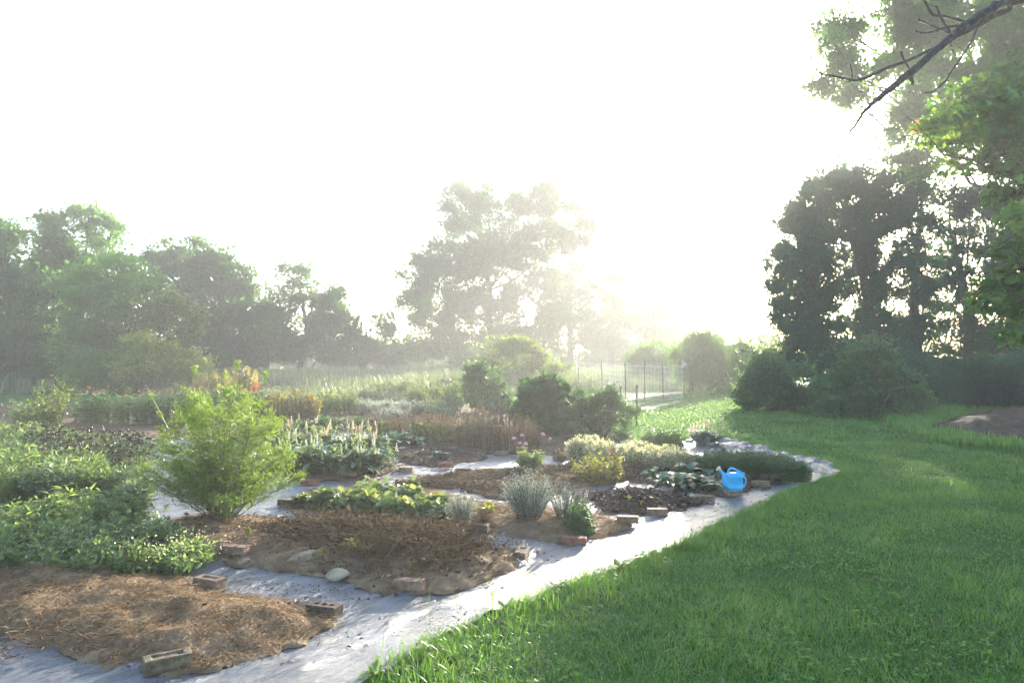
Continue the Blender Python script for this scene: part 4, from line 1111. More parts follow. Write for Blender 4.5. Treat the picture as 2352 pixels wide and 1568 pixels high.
# ------------------------------------------------------------------ feathery asparagus bush
def asparagus(u, v, hpx, spx):
    Y = depth(v); s = Y / F; bx = (u - CX) * s
    t = thing('asparagus_plant', 'big feathery bright green bush with thin tall shoots at the left of the garden', 'plant', (bx, Y, 0))
    ms = MB(); ml = MB()
    n = 46
    a = np.arange(n) * 2.39996 + U(-.3, .3, n); q = np.sqrt((np.arange(n) + .5) / n) * U(.92, 1.05, n)
    dirn = np.stack([np.cos(a), np.sin(a), np.zeros(n)], 1)
    P0 = np.array([bx, Y, .03]) + dirn * .09 * q[:, None]
    hh = hpx * s * (1.03 - .66 * q ** 2.4 - .14 * U(0, 1, n))
    P1 = np.array([bx, Y, 0]) + dirn * (q * spx * s)[:, None]; P1[:, 2] = hh
    # the tall shoots named by where they stick out of the top
    tall = [(546, 822), (446, 838), (616, 842), (470, 818), (332, 880), (520, 850)]
    for i, (uu, vv) in enumerate(tall):
        p = wp(uu, vv, Y + U(-.3, .3)); P1[i] = p; P0[i] = [bx + (p[0] - bx) * .12, Y, .03]
        dirn[i] = unit(np.array([p[0] - bx, .1, 0])); q[i] = .4
    bend = -dirn * (.10 * q)[:, None]; bend[:, 2] = -.02
    at = stems(ms, P0, P1, bend, .006, .0012, 8, 5, U(0, .4, n))
    def needles(P, B, D, ln, cnt, dens):
        for _ in range(cnt):
            tt = U(.08, 1, len(P))
            p = P + (B - P) * tt[:, None] + rng.normal(size=P.shape) * .012
            A = rng.normal(size=P.shape) + D * .7; A[:, 2] += .35
            scatter(ml, DIA, p, A, rng.normal(size=P.shape) + [0, 0, .6], U(.018, .042, len(P)), U(.0045, .0095, len(P)), np.clip(.45 + .22 * rng.normal(size=len(P)) + .25 * (p[:, 2] / 1.2 - .5), 0, 1))
    for k in range(46):
        tt = U(.20, .99, n) if k < 40 else U(.8, 1, n)
        b0 = at(tt)
        ph = U(0, 2 * pi, n)
        D = np.stack([np.cos(ph), np.sin(ph), U(.15, .8, n)], 1) + dirn * .3
        ln = .46 * (1.1 - tt) ** .75 * U(.5, 1.15, n) * np.where(np.arange(n) < 6, np.where(tt > .62, .05, .55), 1)
        D = unit(D); b1 = b0 + D * ln[:, None]
        b1[:, 2] = np.maximum(b1[:, 2], .04)
        stems(ms, b0, b1, np.stack([np.zeros(n), np.zeros(n), .03 * ln], 1), .0022, .0008, 2, 3, .8)
        sel = (np.arange(n) >= 6) | (tt < .62) | (rng.random(n) < .34)
        needles(b0[sel], b1[sel], D[sel], ln[sel], 22, 1)
    ms.build('stems', L['stalk'], t)
    ml.build('foliage', L['asparagus'], t)
rng = np.random.default_rng(21)
asparagus(512, 1205, 345, 182)

# ------------------------------------------------------------------ weeds in front, on the left
GW = 'leafy weeds at the left front'
wl = 'tangled leafy green weed plant at the edge of the near straw bed'
for (u, v, h, sp) in [(30, 1318, 120, 95), (130, 1322, 110, 100), (225, 1325, 100, 95), (320, 1328, 90, 85), (400, 1322, 75, 70), (-60, 1320, 130, 90), (80, 1270, 120, 95), (190, 1275, 130, 95), (300, 1280, 110, 80), (380, 1272, 90, 70), (440, 1300, 60, 55)]:
    herb('weed_plant', wl, u, v, h, sp, 'weed', nst=28, nl=22, lp=22, wd=9, tpl=LEAF, group=GW, jit=7, hv=.6, tlo=.05, root=.5, tint=(.52, .27))
for o in list(bpy.data.objects):
    if o.get('group') == GW:
        c = np.array(o.location); mb = MB(); n = 120
        P = c + rng.normal(size=(n, 3)) * np.array([.11, .11, 0]); P[:, 2] = U(.06, .28, n)
        scatter(mb, ROUND, P, rng.normal(size=(n, 3)), rng.normal(size=(n, 3)) + [0, -.5, .6], U(.007, .015, n), U(.007, .015, n), U(0, 1, n))
        tag(mb.build('pale_buds', L['cream'], o), kind='stuff')
GW2 = 'tall pale green weeds on the left'
wl2 = 'tall pale green weed standing above the tangled weeds on the left'
for (u, v, h, sp) in [(215, 1255, 165, 55), (120, 1245, 130, 60), (285, 1240, 130, 50), (40, 1250, 120, 60), (160, 1230, 130, 60)]:
    herb('weed_plant', wl2, u, v, h, sp, 'weed', nst=16, nl=24, lp=28, wd=8, tpl=LEAF, group=GW2, jit=5, hv=.3, tlo=.3, tint=(.62, .2), leafdrop=.4)
t, tips, s_ = herb('weed_plant', 'tall single weed with a bent stalk and big drooping leaves at the far left', 95, 1250, 130, 22, 'weed', nst=1, nl=14, lp=34, wd=15, tint=(.7, .15), hv=.1, tlo=.6, leafdrop=.8, rpx=2)
GW3 = 'fluffy herb clumps on the left'
for (u, v, h, sp) in [(20, 1165, 115, 90), (110, 1160, 120, 90), (200, 1150, 110, 80), (270, 1148, 85, 60), (-70, 1160, 110, 80), (60, 1120, 100, 90), (160, 1115, 90, 90), (310, 1160, 60, 45)]:
    herb('herb_plant', 'fluffy pale green herb clump behind the tangled weeds on the left', u, v, h, sp, 'greygreen' if u % 20 else 'weed', nst=52, nl=26, lp=19, wd=6, group=GW3, jit=5, hv=.35, tlo=.15, root=.55, tint=(.5, .22))
# brown seed heads of last coneflowers
GS = 'coneflowers gone to seed'
for (u, v, h, sp) in [(120, 1075, 70, 50), (180, 1082, 75, 55), (240, 1085, 80, 55), (300, 1082, 80, 50), (150, 1040, 62, 55), (215, 1040, 65, 55), (280, 1045, 65, 50), (330, 1050, 60, 40), (100, 1030, 55, 45)]:
    t, tips, s_ = herb('coneflower_plant', 'dried coneflower plant with dark brown seed heads on pale stalks', u, v, h, sp, 'greygreen', nst=46, nl=9, lp=12, wd=4.5, group=GS, jit=3, hv=.45, tlo=.05, root=.8, stem_mat='straw', rpx=1.0, tint=(.4, .25), tipy=-.3)
    heads(t, tips, 'cone', 5.2 * s_, 'seedhead', 'seed_head')
# far left tall plant and leafy row
t, tips, s_ = herb('dahlia_plant', 'tall loose plant with yellowing lower leaves at the far left', 115, 988, 140, 62, 'yellowgreen', nst=26, nl=40, lp=11, wd=6, jit=5, hv=.45, tlo=.05, tint=(.25, .2))
herb('dahlia_plant', 'lower leafy part of the flower row left of the tall yellowing plant', 55, 985, 75, 60, 'weed', nst=30, nl=30, lp=10, wd=5, jit=5, hv=.4, tlo=.05)
for (u, v, h, sp) in [(-40, 1010, 60, 80), (40, 1015, 55, 70), (110, 1020, 50, 60), (10, 1060, 70, 80), (-60, 1090, 90, 80)]:
    herb('leafy_plant', 'low green leafy plant at the left edge below the tall yellowing one', u, v, h, sp, 'weed', nst=28, nl=24, lp=11, wd=5, group='low leafy plants at the left edge', jit=6, hv=.4, tlo=.05, root=.7)
GZ = 'zinnia row'
for (u, v, h, sp) in [(205, 972, 82, 40), (250, 974, 85, 45), (300, 976, 85, 45), (350, 976, 85, 45), (400, 974, 88, 45), (450, 972, 90, 45), (500, 970, 88, 45), (560, 966, 82, 45), (620, 962, 78, 40)]:
    t, tips, s_ = herb('zinnia_plant', 'leafy dark green zinnia plant with orange and pink flowers in the long back row', u, v, h, sp, 'herb', nst=40, nl=30, lp=9, wd=4.4, group=GZ, jit=4, hv=.28, tlo=.05, root=.75, tint=(.4, .2), tipy=.5)
    top = tips[np.argsort(-tips[:, 2])][:10]
    heads(t, top[:6] + [0, 0, .02], 'daisy', 4.4 * s_, 'orange'); heads(t, top[6:], 'daisy', 4.2 * s_, 'palepink')
# amaranth clump with yellow plumes and a red one
for (u, v, h, sp, lab) in [(500, 935, 78, 55, 'amaranth clump with pale yellow plumes above the feathery bush'), (560, 935, 76, 35, 'amaranth plant with pale yellow plumes, right half of the clump')]:
    t, tips, s_ = herb('amaranth_plant', lab, u, v, h, sp, 'yellowgreen', nst=26, nl=20, lp=10, wd=5, jit=4, hv=.35, tlo=.1)
    heads(t, tips[np.argsort(-tips[:, 2])][:18] - [0, 0, .15], 'plume', 30 * s_, 'gold', 'plume', .12)
t, tips, s_ = herb('amaranth_plant', 'amaranth plant with red plumes at the right of the yellow clump', 584, 935, 62, 14, 'yellowgreen', nst=7, nl=14, lp=9, wd=4, jit=3, hv=.4, tlo=.1)
heads(t, tips - [0, 0, .12], 'plume', 19 * s_, 'red', 'plume', .1)
t, tips, s_ = herb('celosia_plant', 'low plant with an orange yellow flower crest behind the feathery bush', 425, 935, 58, 26, 'yellowgreen', nst=14, nl=14, lp=9, wd=4, jit=3, hv=.2, tlo=.1)
heads(t, tips - [0, 0, .08], 'plume', 14 * s_, 'gold', 'crest', .3)
GG = 'golden upright bushes'
for (u, v, h, sp) in [(640, 968, 85, 34), (680, 968, 82, 36), (715, 966, 70, 24)]:
    t, tips, s_ = herb('goldenrod_plant', 'upright yellow green bush with fine vertical sprigs right of the feathery bush', u, v, h, sp, 'gold', nst=60, nl=22, lp=8, wd=2.6, group=GG, jit=2.5, hv=.3, tlo=.1, up=1.2, root=.7, tint=(.15, .15), tipy=.6)
GM = 'marigold bushes'
for (u, v, h, sp) in [(750, 955, 60, 36), (795, 952, 58, 32), (770, 945, 58, 40)]:
    t, tips, s_ = herb('marigold_plant', 'rounded green bush dotted with orange flowers at the back of the garden', u, v, h, sp, 'weed', nst=40, nl=26, lp=7.5, wd=4, group=GM, jit=3.5, hv=.2, tlo=.05, root=.7)
    heads(t, tips[:14], 'daisy', 3.4 * s_, 'orange')
GP = 'dark low creeping plants'
for (u, v, h, sp) in [(700, 990, 26, 32), (755, 985, 34, 42), (820, 985, 32, 42), (880, 985, 30, 40), (640, 995, 26, 30), (730, 1000, 24, 40)]:
    herb('creeping_plant', 'dark low leafy plant in the shade before the marigold bushes', u, v, h, sp, 'dark', nst=34, nl=14, lp=9, wd=7, group=GP, jit=3, hv=.4, tlo=.15, root=.8, tpl=LEAF, tint=(.4, .25))
GR = 'rose bushes at the back'
for (u, v, h, sp) in [(880, 912, 42, 36), (930, 910, 40, 34), (980, 915, 38, 36), (850, 915, 25, 26)]:
    t, tips, s_ = herb('rose_bush', 'loose bush with reddish flowers at the back edge of the garden', u, v, h, sp, 'weed', nst=34, nl=20, lp=7, wd=4, group=GR, jit=3, hv=.4, tlo=.1, root=.7)
    heads(t, tips[:12], 'daisy', 3 * s_, 'red'); heads(t, tips[12:20], 'daisy', 2.6 * s_, 'palepink')
GA = 'pale grey green clumps at the back'
for (u, v, h, sp) in [(840, 952, 40, 34), (890, 955, 42, 40), (940, 955, 42, 40), (990, 955, 46, 40), (1035, 955, 50, 34), (900, 965, 34, 40), (1010, 965, 40, 40)]:
    herb('sage_plant', 'pale grey green bushy clump behind the dry brown stalks', u, v, h, sp, 'silver' if u < 960 else 'greygreen', nst=50, nl=20, lp=7, wd=2.8, group=GA, jit=3, hv=.3, tlo=.1, root=.75, up=.9)
for (u, v, h, sp) in [(1000, 925, 52, 40), (1050, 935, 70, 34), (960, 930, 45, 36)]:
    herb('leafy_shrub', 'light green leafy bush left of the dark upright shrub', u, v, h, sp, 'yellowgreen', nst=40, nl=24, lp=8, wd=4, group='light bushes beside the upright shrub', jit=4, hv=.35, tlo=.05, root=.6, cat='shrub', tint=(.3, .2))
# upright shrub, mound of vine, spreading shrub
sm = dict(lp=9.5, wd=6, sig=(7, 4), per=9)
bush('leafy_shrub', 'upright dark green shrub with open top in the middle of the garden', 1112, 948, [(1100, 850, 22, 22), (1090, 880, 26, 28), (1125, 880, 28, 28), (1110, 910, 40, 26), (1145, 905, 24, 26), (1085, 915, 22, 22), (1150, 930, 24, 18), (1120, 935, 40, 15)], L['shrub'], None, k=.36, gap=.2, nst=30, shoots=34, shoot_px=26, tint=(.5, .25), **sm)
bush('vine_mound', 'dense rounded mound of dark green leaves, left of the spreading shrub', 1258, 995, [(1225, 885, 16, 16), (1258, 885, 34, 22), (1235, 915, 36, 32), (1280, 910, 34, 32), (1255, 940, 55, 35), (1215, 955, 32, 28), (1300, 945, 26, 30), (1255, 975, 60, 22)], L['dark'], None, k=.5, nst=24, cat='shrub', shoots=26, shoot_px=16, tint=(.45, .25), **dict(sm, lp=12, wd=10, tpl=LEAF))
bush('leafy_shrub', 'wide spreading dark green shrub with fine leaves before the metal stakes', 1375, 1006, [(1350, 930, 36, 26), (1395, 930, 36, 28), (1330, 955, 42, 28), (1380, 955, 50, 32), (1430, 955, 32, 26), (1360, 985, 55, 22), (1420, 985, 40, 20), (1310, 985, 28, 18), (1405, 910, 18, 16)], L['shrub'], None, k=.62, gap=.15, nst=60, shoots=80, shoot_px=24, tint=(.35, .22), **dict(sm, lp=7.5, wd=3))
# dry brown stalks
GD = 'dry brown stalks'
for (u, v, h, sp) in [(880, 1000, 55, 38), (930, 1010, 68, 42), (980, 1015, 78, 44), (1030, 1020, 82, 46), (1080, 1030, 92, 48), (1130, 1036, 98, 46), (1180, 1040, 98, 40), (1215, 1035, 85, 28), (1000, 1005, 70, 50), (1100, 1010, 92, 50), (1160, 1015, 88, 42)]:
    t, tips, s_ = herb('dried_flower_plant', 'dry brown flower stalks in a dense stand in the middle of the garden', u, v, h, sp, 'dry', nst=46, nl=22, lp=7, wd=2.6, group=GD, jit=2.5, hv=.35, tlo=.12, up=.9, root=.8, stem_mat='dry', tint=(.35, .25), tipy=.35)
    if u in (880, 980, 1030, 1100):
        ml = MB(); P = np.array(t.location) + rng.normal(size=(500, 3)) * np.array([sp * s_ * .5, sp * s_ * .4, 0]); P[:, 2] = U(.02, h * s_ * .55, 500)
        scatter(ml, LEAF, P, rng.normal(size=(500, 3)) + [0, 0, .5], rng.normal(size=(500, 3)) * .5 + [0, 0, 1], 8 * s_, 3.5 * s_, U(0, 1, 500))
        ml.build('green_leaves', L['weed'], t)
t, tips, s_ = herb('white_flower_plant', 'small white flowers on thin stems among the dry stalks', 1120, 1012, 75, 55, 'weed', nst=9, nl=8, lp=6, wd=3, jit=2, hv=.5)
heads(t, tips[:8], 'daisy', 4 * s_, 'white')

# ------------------------------------------------------------------ salvia with hosta leaves
GH = 'white flowering plants with broad leaves'
for (u, v, w_) in [(668, 1080, 60), (715, 1088, 62), (765, 1094, 62), (815, 1096, 62), (860, 1090, 58), (690, 1050, 55), (740, 1055, 60), (800, 1060, 60), (850, 1062, 58), (650, 1045, 50)]:
    lab = 'flowering plant with broad green leaves and white blossom spikes' if v > 1070 else 'flowering plant with pale pink spikes behind the white flowered row'
    t = rosette('hosta_plant', lab, u, v, w_, 46, L['hosta'], wr=.42, group=GH if v > 1070 else 'pale pink spikes behind them', up=(.15, 1.2), cen=16)
    s_ = depth(v) / F; n = 20
    c = np.array(t.location)
    P0 = c + rng.normal(size=(n, 3)) * np.array([18 * s_, 18 * s_, 0]); P0[:, 2] = .05
    P1 = P0 + rng.normal(size=(n, 3)) * np.array([8 * s_, 8 * s_, 0]); P1[:, 2] = U(48, 92, n) * s_ * (1.0 if v > 1070 else .95)
    mb = MB(); at = stems(mb, P0, P1, np.zeros((n, 3)), .9 * s_, .4 * s_, 3, 4, .7)
    lm = MB()
    for q in np.linspace(.25, .95, 10):
        p = at(np.full(n, q)); scatter(lm, LEAF, p, rng.normal(size=(n, 3)) + [0, 0, .3], np.tile([0, 0, 1.], (n, 1)) + rng.normal(size=(n, 3)) * .3, 11 * s_, 5 * s_, np.clip(.7 + .2 * rng.normal(size=n), 0, 1))
    mb.build('stems', L['stalk'], t); lm.build('stalk_leaves', L['weed'], t)
    if v > 1070:
        heads(t, P1[:9] - [0, 0, .05], 'spike', 18 * s_, 'white', 'flower_spike', .15)
        heads(t, P1[9:14] * [1, 1, .8], 'daisy', 6 * s_, 'white', 'flower')
    else:
        heads(t, P1[:12] - [0, 0, .06], 'spike', 21 * s_, 'palepink', 'flower_spike', .15)
rosette('hosta_plant', 'dark hosta with glossy ribbed leaves behind the diamond soil bed, left of two', 905, 1036, 42, 60, L['hosta'], wr=.6, up=(.1, 1.0), cen=12)
rosette('hosta_plant', 'smaller dark hosta right of a bigger one behind the diamond bed', 950, 1032, 30, 44, L['hosta'], wr=.6, up=(.1, 1.0), cen=8)
rosette('cabbage_plant', 'single round leafy plant standing in the small diamond soil bed', 1015, 1062, 26, 40, L['hosta'], wr=.75, up=(.2, 1.1), cen=6)

# ------------------------------------------------------------------ scented geraniums: mounds of lobed leaves
def mound(label, u, v, wpx, hpx, group, mat, name='geranium_plant', n=330, lp=17, tint=(.45, .25), tpl=ROUND, cat='plant'):
    Y = depth(v); s = Y / F; bx = (u - CX) * s
    t = thing(name, label, cat, (bx, Y, 0), group)
    mb = MB(); d = sphere_pts(n); d[:, 2] = np.abs(d[:, 2])
    lump = 1 + .5 * vnoise(d[:, 0] * 2.2 + u, d[:, 1] * 2.2 + d[:, 2] * 2)
    R = U(.45, 1.05, n) * lump
    P = np.array([bx, Y, .03]) + d * R[:, None] * np.array([wpx * s, wpx * s * .85, hpx * s])
    A = d * [1, 1, .2] + rng.normal(size=(n, 3)) * .45; A[:, 2] -= .05
    N = d * .6 + rng.normal(size=(n, 3)) * .35; N[:, 2] += .8
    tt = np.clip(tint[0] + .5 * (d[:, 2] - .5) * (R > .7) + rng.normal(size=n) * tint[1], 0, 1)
    lh = lp * s * U(.55, 1.25, n)
    scatter(mb, tpl, P, A, N, lh, lh * 1.05, tt)
    mb.build('foliage', mat, t)
    ms = MB(); P0 = np.tile([bx, Y, .0], (40, 1)) + rng.normal(size=(40, 3)) * [.04, .04, 0]
    stems(ms, P0, P[:40], rng.normal(size=(40, 3)) * .01, .003, .0015, 3, 4, .5)
    ms.build('stems', L['stalk'], t)
    return t
L['geranium'] = leaf_mat('lobed_leaves', [(.040, .085, .032), (.085, .145, .055), (.16, .215, .085), (.26, .29, .10)], .42, gloss=.08)
GE = 'lobed leaf plants in a row'
for (u, v, w_, h_) in [(745, 1168, 30, 38), (800, 1182, 36, 46), (850, 1190, 40, 52), (905, 1196, 38, 50), (955, 1200, 36, 44), (880, 1170, 40, 46), (935, 1165, 36, 40), (820, 1160, 34, 36), (1000, 1195, 28, 34), (1000, 1175, 30, 34)]:
    mound('low mound of pale edged lobed leaves in the row behind the dead plants', u, v, w_, h_, GE, L['geranium'])
mound('smallest lobed leaf plant, alone at the left end of the row', 693, 1163, 16, 20, None, L['geranium'], n=90)
mound('lobed leaf plant with upright yellow leaves at the back of the row', 845, 1142, 30, 38, None, L['geranium'], n=200, tint=(.7, .2))
mound('bluish green lobed leaf plant beside the small pale silver herb', 1008, 1208, 22, 40, None, L['hosta'], n=190, lp=15)
mound('little green plant at the right end of a mossy brick', 950, 1118, 12, 14, None, L['weed'], n=60, lp=10, tint=(.8, .15))
mound('compact rounded dark green bush at the corner of the straw bed', 1328, 1232, 38, 66, None, L['herb'], name='parsley_plant', n=1500, lp=8, tint=(.35, .2), tpl=ROUND)
mound('yellowing lobed plant right of the small pale silver herb', 1118, 1190, 22, 30, None, L['yellowing'], n=120, lp=11, tint=(.6, .2))

# ------------------------------------------------------------------ silver herbs
herb('silver_herb', 'small pale silver herb with dry stems before the dark brick', 1062, 1215, 88, 44, 'silver', nst=75, nl=40, lp=5.5, wd=2.6, jit=2.5, hv=.3, tlo=.3, up=.8, root=.25, stem_mat='dry', tint=(.6, .2), tipy=.4, cat='plant')
herb('dried_herb', 'small withered brown herb between the silver herb and the yellowing plant', 1112, 1218, 58, 26, 'dry', nst=34, nl=18, lp=6, wd=3, jit=2.5, hv=.5, tlo=.2, root=.4, stem_mat='twig', tint=(.25, .2), tipy=.1)
herb('silver_herb', 'largest silver grey herb, a tall bushy clump in the middle of the beds', 1215, 1210, 148, 72, 'silver', nst=150, nl=56, lp=6.0, wd=2.6, jit=3, hv=.34, tlo=.25, up=.8, root=.32, stem_mat='twig', tint=(.36, .2), tipy=.3)
herb('silver_herb', 'sparse silver herb with brown dry tips, right of the largest one', 1300, 1206, 112, 52, 'silver', nst=70, nl=32, lp=5.5, wd=2.6, jit=3, hv=.35, tlo=.3, up=.7, root=.35, stem_mat='twig', tint=(.3, .22), tipy=.1)
herb('dried_herb', 'brown dry herb tips standing right of the largest silver herb', 1335, 1195, 108, 36, 'dry', nst=36, nl=26, lp=5.5, wd=2.5, jit=3, hv=.3, tlo=.35, root=.3, stem_mat='twig', tint=(.35, .2))
GC = 'cream topped herbs'
for (u, v, h, sp) in [(1335, 1068, 70, 40), (1390, 1075, 66, 42), (1445, 1080, 62, 42), (1500, 1084, 60, 42), (1550, 1086, 56, 40), (1590, 1086, 46, 28), (1360, 1055, 56, 40), (1470, 1062, 52, 44), (1530, 1068, 50, 42)]:
    t, tips, s_ = herb('artemisia_plant', 'bushy grey green herb with cream white flowering tops in a long row', u, v, h, sp, 'greygreen', nst=60, nl=20, lp=7, wd=3, group=GC, jit=3, hv=.25, tlo=.05, up=.9, root=.8, tint=(.35, .2), tipy=.4)
    mb = MB(); nt_ = len(tips)
    for _ in range(26):
        q = U(0, 1, nt_) ** 1.5
        p = tips - np.array([0, 0, 1.0]) * (q * 22 * s_)[:, None] + rng.normal(size=tips.shape) * (2.2 * s_)
        scatter(mb, DIA, p, rng.normal(size=tips.shape) + [0, 0, .9], rng.normal(size=tips.shape), 6 * s_, 2.8 * s_, U(0, 1, nt_))
    mb.build('flowering_tops', L['cream'], t)
t, tips, s_ = herb('withering_plant', 'yellow and brown withering plant before the cream topped herbs', 1375, 1110, 82, 60, 'yellowing', nst=60, nl=22, lp=11, wd=6.5, jit=5, hv=.5, tlo=.08, root=.8, stem_mat='twig', tint=(.55, .28), tipy=.2)
herb('withering_plant', 'brown seeding stalks standing up from the withering plant', 1410, 1092, 82, 16, 'dry', nst=10, nl=26, lp=6, wd=3, jit=2.5, hv=.3, tlo=.5, stem_mat='dry')
herb('withering_plant', 'curled rust brown leaves left of the yellow withering plant', 1292, 1062, 28, 16, 'dry', nst=10, nl=10, lp=12, wd=6, jit=3, hv=.4, tint=(.6, .2), tlo=.3)
GT = 'dense dark green herbs'
for (u, v, h, sp) in [(1630, 1095, 62, 44), (1690, 1098, 66, 48), (1750, 1102, 68, 46), (1800, 1108, 66, 42), (1838, 1106, 50, 26), (1660, 1075, 52, 48), (1730, 1080, 52, 48), (1790, 1085, 50, 44)]:
    herb('mint_plant', 'dense dark green small leaved herb in the patch behind the watering can', u, v, h, sp, 'herb', nst=75, nl=30, lp=6.5, wd=4, group=GT, jit=3, hv=.25, tlo=.05, up=.3, root=.8, tint=(.35, .25), tipy=.2)
GB = 'broad leaved low plants'
for (u, v, l_) in [(1520, 1118, 34), (1560, 1126, 38), (1600, 1124, 36), (1640, 1130, 30), (1500, 1102, 28), (1580, 1100, 36), (1630, 1105, 34)]:
    rosette('leafy_plant', 'low broad leaved dark green plant left of the blue watering can', u, v, l_, 26, L['hosta'], wr=.55, group=GB, up=(.05, .9), cen=8)
rosette('withered_leaf', 'drooping pale withered leaf hanging beside the can spout', 1652, 1122, 26, 4, L['straw'], wr=.45, up=(.6, 1.2), cen=2)
for (u, v, h, lab) in ((1552, 1092, 28, 'bright orange curled leaves on a stalk among low dark leaves'), (1490, 1078, 30, 'rust orange dead leaves on a stalk left of the brighter orange ones')):
    herb('dead_stalk', lab, u, v, h, 8, 'orange' if u > 1500 else 'dry', nst=4, nl=6, lp=13, wd=7, jit=2, hv=.4, tlo=.5, stem_mat='twig')
herb('leafy_shrub', 'low dark green bush at the garden corner, left of the grey woolly plant', 1525, 1036, 55, 55, 'dark', nst=80, nl=30, lp=9, wd=5, jit=4, hv=.3, tlo=.05, root=.75, cat='shrub', tint=(.5, .25), tipy=.5)
GL = None
t = rosette('woolly_plant', 'grey woolly leaved plant with dull pink flower spikes at the lawn edge', 1618, 1024, 34, 90, L['silver'], wr=.42, up=(.15, 1.3), cen=22, tint=(.25, .2))
c = np.array(t.location); s_ = depth(1024) / F
P0 = c + rng.normal(size=(12, 3)) * [18 * s_, 14 * s_, 0]; P1 = P0 + rng.normal(size=(12, 3)) * [5 * s_, 5 * s_, 0]; P1[:, 2] = U(36, 62, 12) * s_
mb = MB(); stems(mb, P0, P1, np.zeros((12, 3)), .9 * s_, .6 * s_, 3, 4); mb.build('stems', L['stalk'], t)
heads(t, P1 - [0, 0, .1], 'spike', 22 * s_, 'palepink', 'flower_spike', .12)
# pink globe flowers
t, tips, s_ = herb('globe_flower_plant', 'open leafy plant carrying round pink flower heads on tall stalks', 1218, 1085, 60, 40, 'weed', nst=26, nl=22, lp=15, wd=8, jit=4, hv=.45, tlo=.3, root=.3, tint=(.6, .22))
P1 = np.array([wp(u, v, depth(1085) + U(-.15, .15)) for (u, v) in ((1180, 1007), (1199, 1000), (1194, 1018), (1207, 1020), (1247, 998), (1264, 1008))])
P0 = np.tile(np.array(t.location), (6, 1)) + (P1 - np.array(t.location)) * np.array([.25, .25, 0]); mb = MB()
stems(mb, P0, P1, rng.normal(size=(6, 3)) * .02, .004, .0025, 5, 5); mb.build('flower_stalks', L['stalk'], t)
heads(t, P1, 'ball', 6.6 * s_, 'pink', 'flower_head', .2)
t, tips, s_ = herb('white_flower_plant', 'pale pink and brown flowers above the cream topped herbs', 1445, 1010 + 45, 62, 22, 'weed', nst=4, nl=5, lp=6, wd=3, jit=2, hv=.3)
heads(t, tips, 'ball', 4.5 * s_, 'palepink')

# dark clump of roots on the bark bed
def root_clump():
    x, y = gp(1455, 1160); t = thing('root_clump', 'dark pulled up root clump lying on the bark bed', 'root clump', (x, y, .05))
    c = np.array(t.location); mb = MB()
    for k in range(60):
        d = sphere_pts(1)[0]; d[2] = abs(d[2]); p = c + d * np.array([.11, .08, .07]) * U(.2, 1)
        q = [p + rng.normal(size=3) * .03 for _ in range(5)]
        tube(mb, smooth_path([(*z, .012) for z in q], 3)[:, :3], U(.004, .016), 6, wob=.6)
    mb.build('roots', M['dark_root'], t)
    mb = MB(); n = 160; d = sphere_pts(n); d[:, 2] = np.abs(d[:, 2])
    scatter(mb, LEAF, c + d * np.array([.14, .10, .09]) * U(.5, 1, n)[:, None], rng.normal(size=(n, 3)), rng.normal(size=(n, 3)), .04, .03, U(0, .4, n))
    mb.build('withered_leaves', L['seedhead'], t)
M['dark_root'] = surf_mat('dark_root', [(.3, (.012, .009, .007)), (.6, (.035, .025, .02))], scale=20, bump=1, bscale=60, bdist=.01)
root_clump()
for (u, v, lab, mk, n, l_) in ((735, 1300, 'bright yellow green sprout left of the pale rounded rock', 'yellowgreen', 9, 26), (850, 1300, 'bright green sprout with long leaves in the middle of the dead plants', 'yellowgreen', 14, 32), (812, 1298, 'toothed bright green leaf lying out over the dead plants', 'yellowgreen', 5, 40), (570, 1250, 'small bright green weed right of the feathery bush foot', 'yellowgreen', 10, 26), (40, 1418, 'small green seedling in the straw bed at the left edge', 'herb', 7, 16), (925, 1305, 'thin grass sprout among the dead plants', 'weed', 5, 22), (1445, 1168, 'tiny grass tuft on the bark bed', 'yellowgreen', 6, 18), (1472, 1175, 'second tiny grass tuft nearer the path on the bark bed', 'yellowgreen', 5, 12), (1120, 1275, 'small green sprig near the end on hollow brick', 'weed', 8, 14)):
    rosette('sprout', lab, u, v, l_, n, L[mk], wr=.22 if 'grass' in lab else .33, up=(.3, 2.2), cen=2, tint=(.65, .2), z0=.06)

# ------------------------------------------------------------------ loose dead matter
def on_bed(key, n, shrink=.04, rim=.16):
    p = sample_poly(BEDS[key], n)
    if rim:
        pl = np.array(BEDS[key]); m = int(n * rim); i = rng.integers(0, len(pl), m); f = U(0, 1, m)[:, None]
        e = pl[i] * (1 - f) + pl[(i + 1) % len(pl)] * f
        ln = np.linalg.norm(pl[(i + 1) % len(pl)] - pl[i], axis=1); e = e[rng.random(m) < ln / ln.max()]
        p = np.vstack([p, e + rng.normal(size=e.shape) * .055 * (1 + 1.5 * np.clip(fbm(e[:, :1] * 3, e[:, 1:] * 3, 2), -.5, 1))])
    shrink = -1 if rim else shrink
    sd = sdist(p[:, 0], p[:, 1], BEDS[key]); p = p[sd > shrink * U(0, 1, len(p))]
    z = np.maximum(BEDH[key](p[:, 0], p[:, 1]), .018)
    return np.column_stack([p, z])
mb = MB()
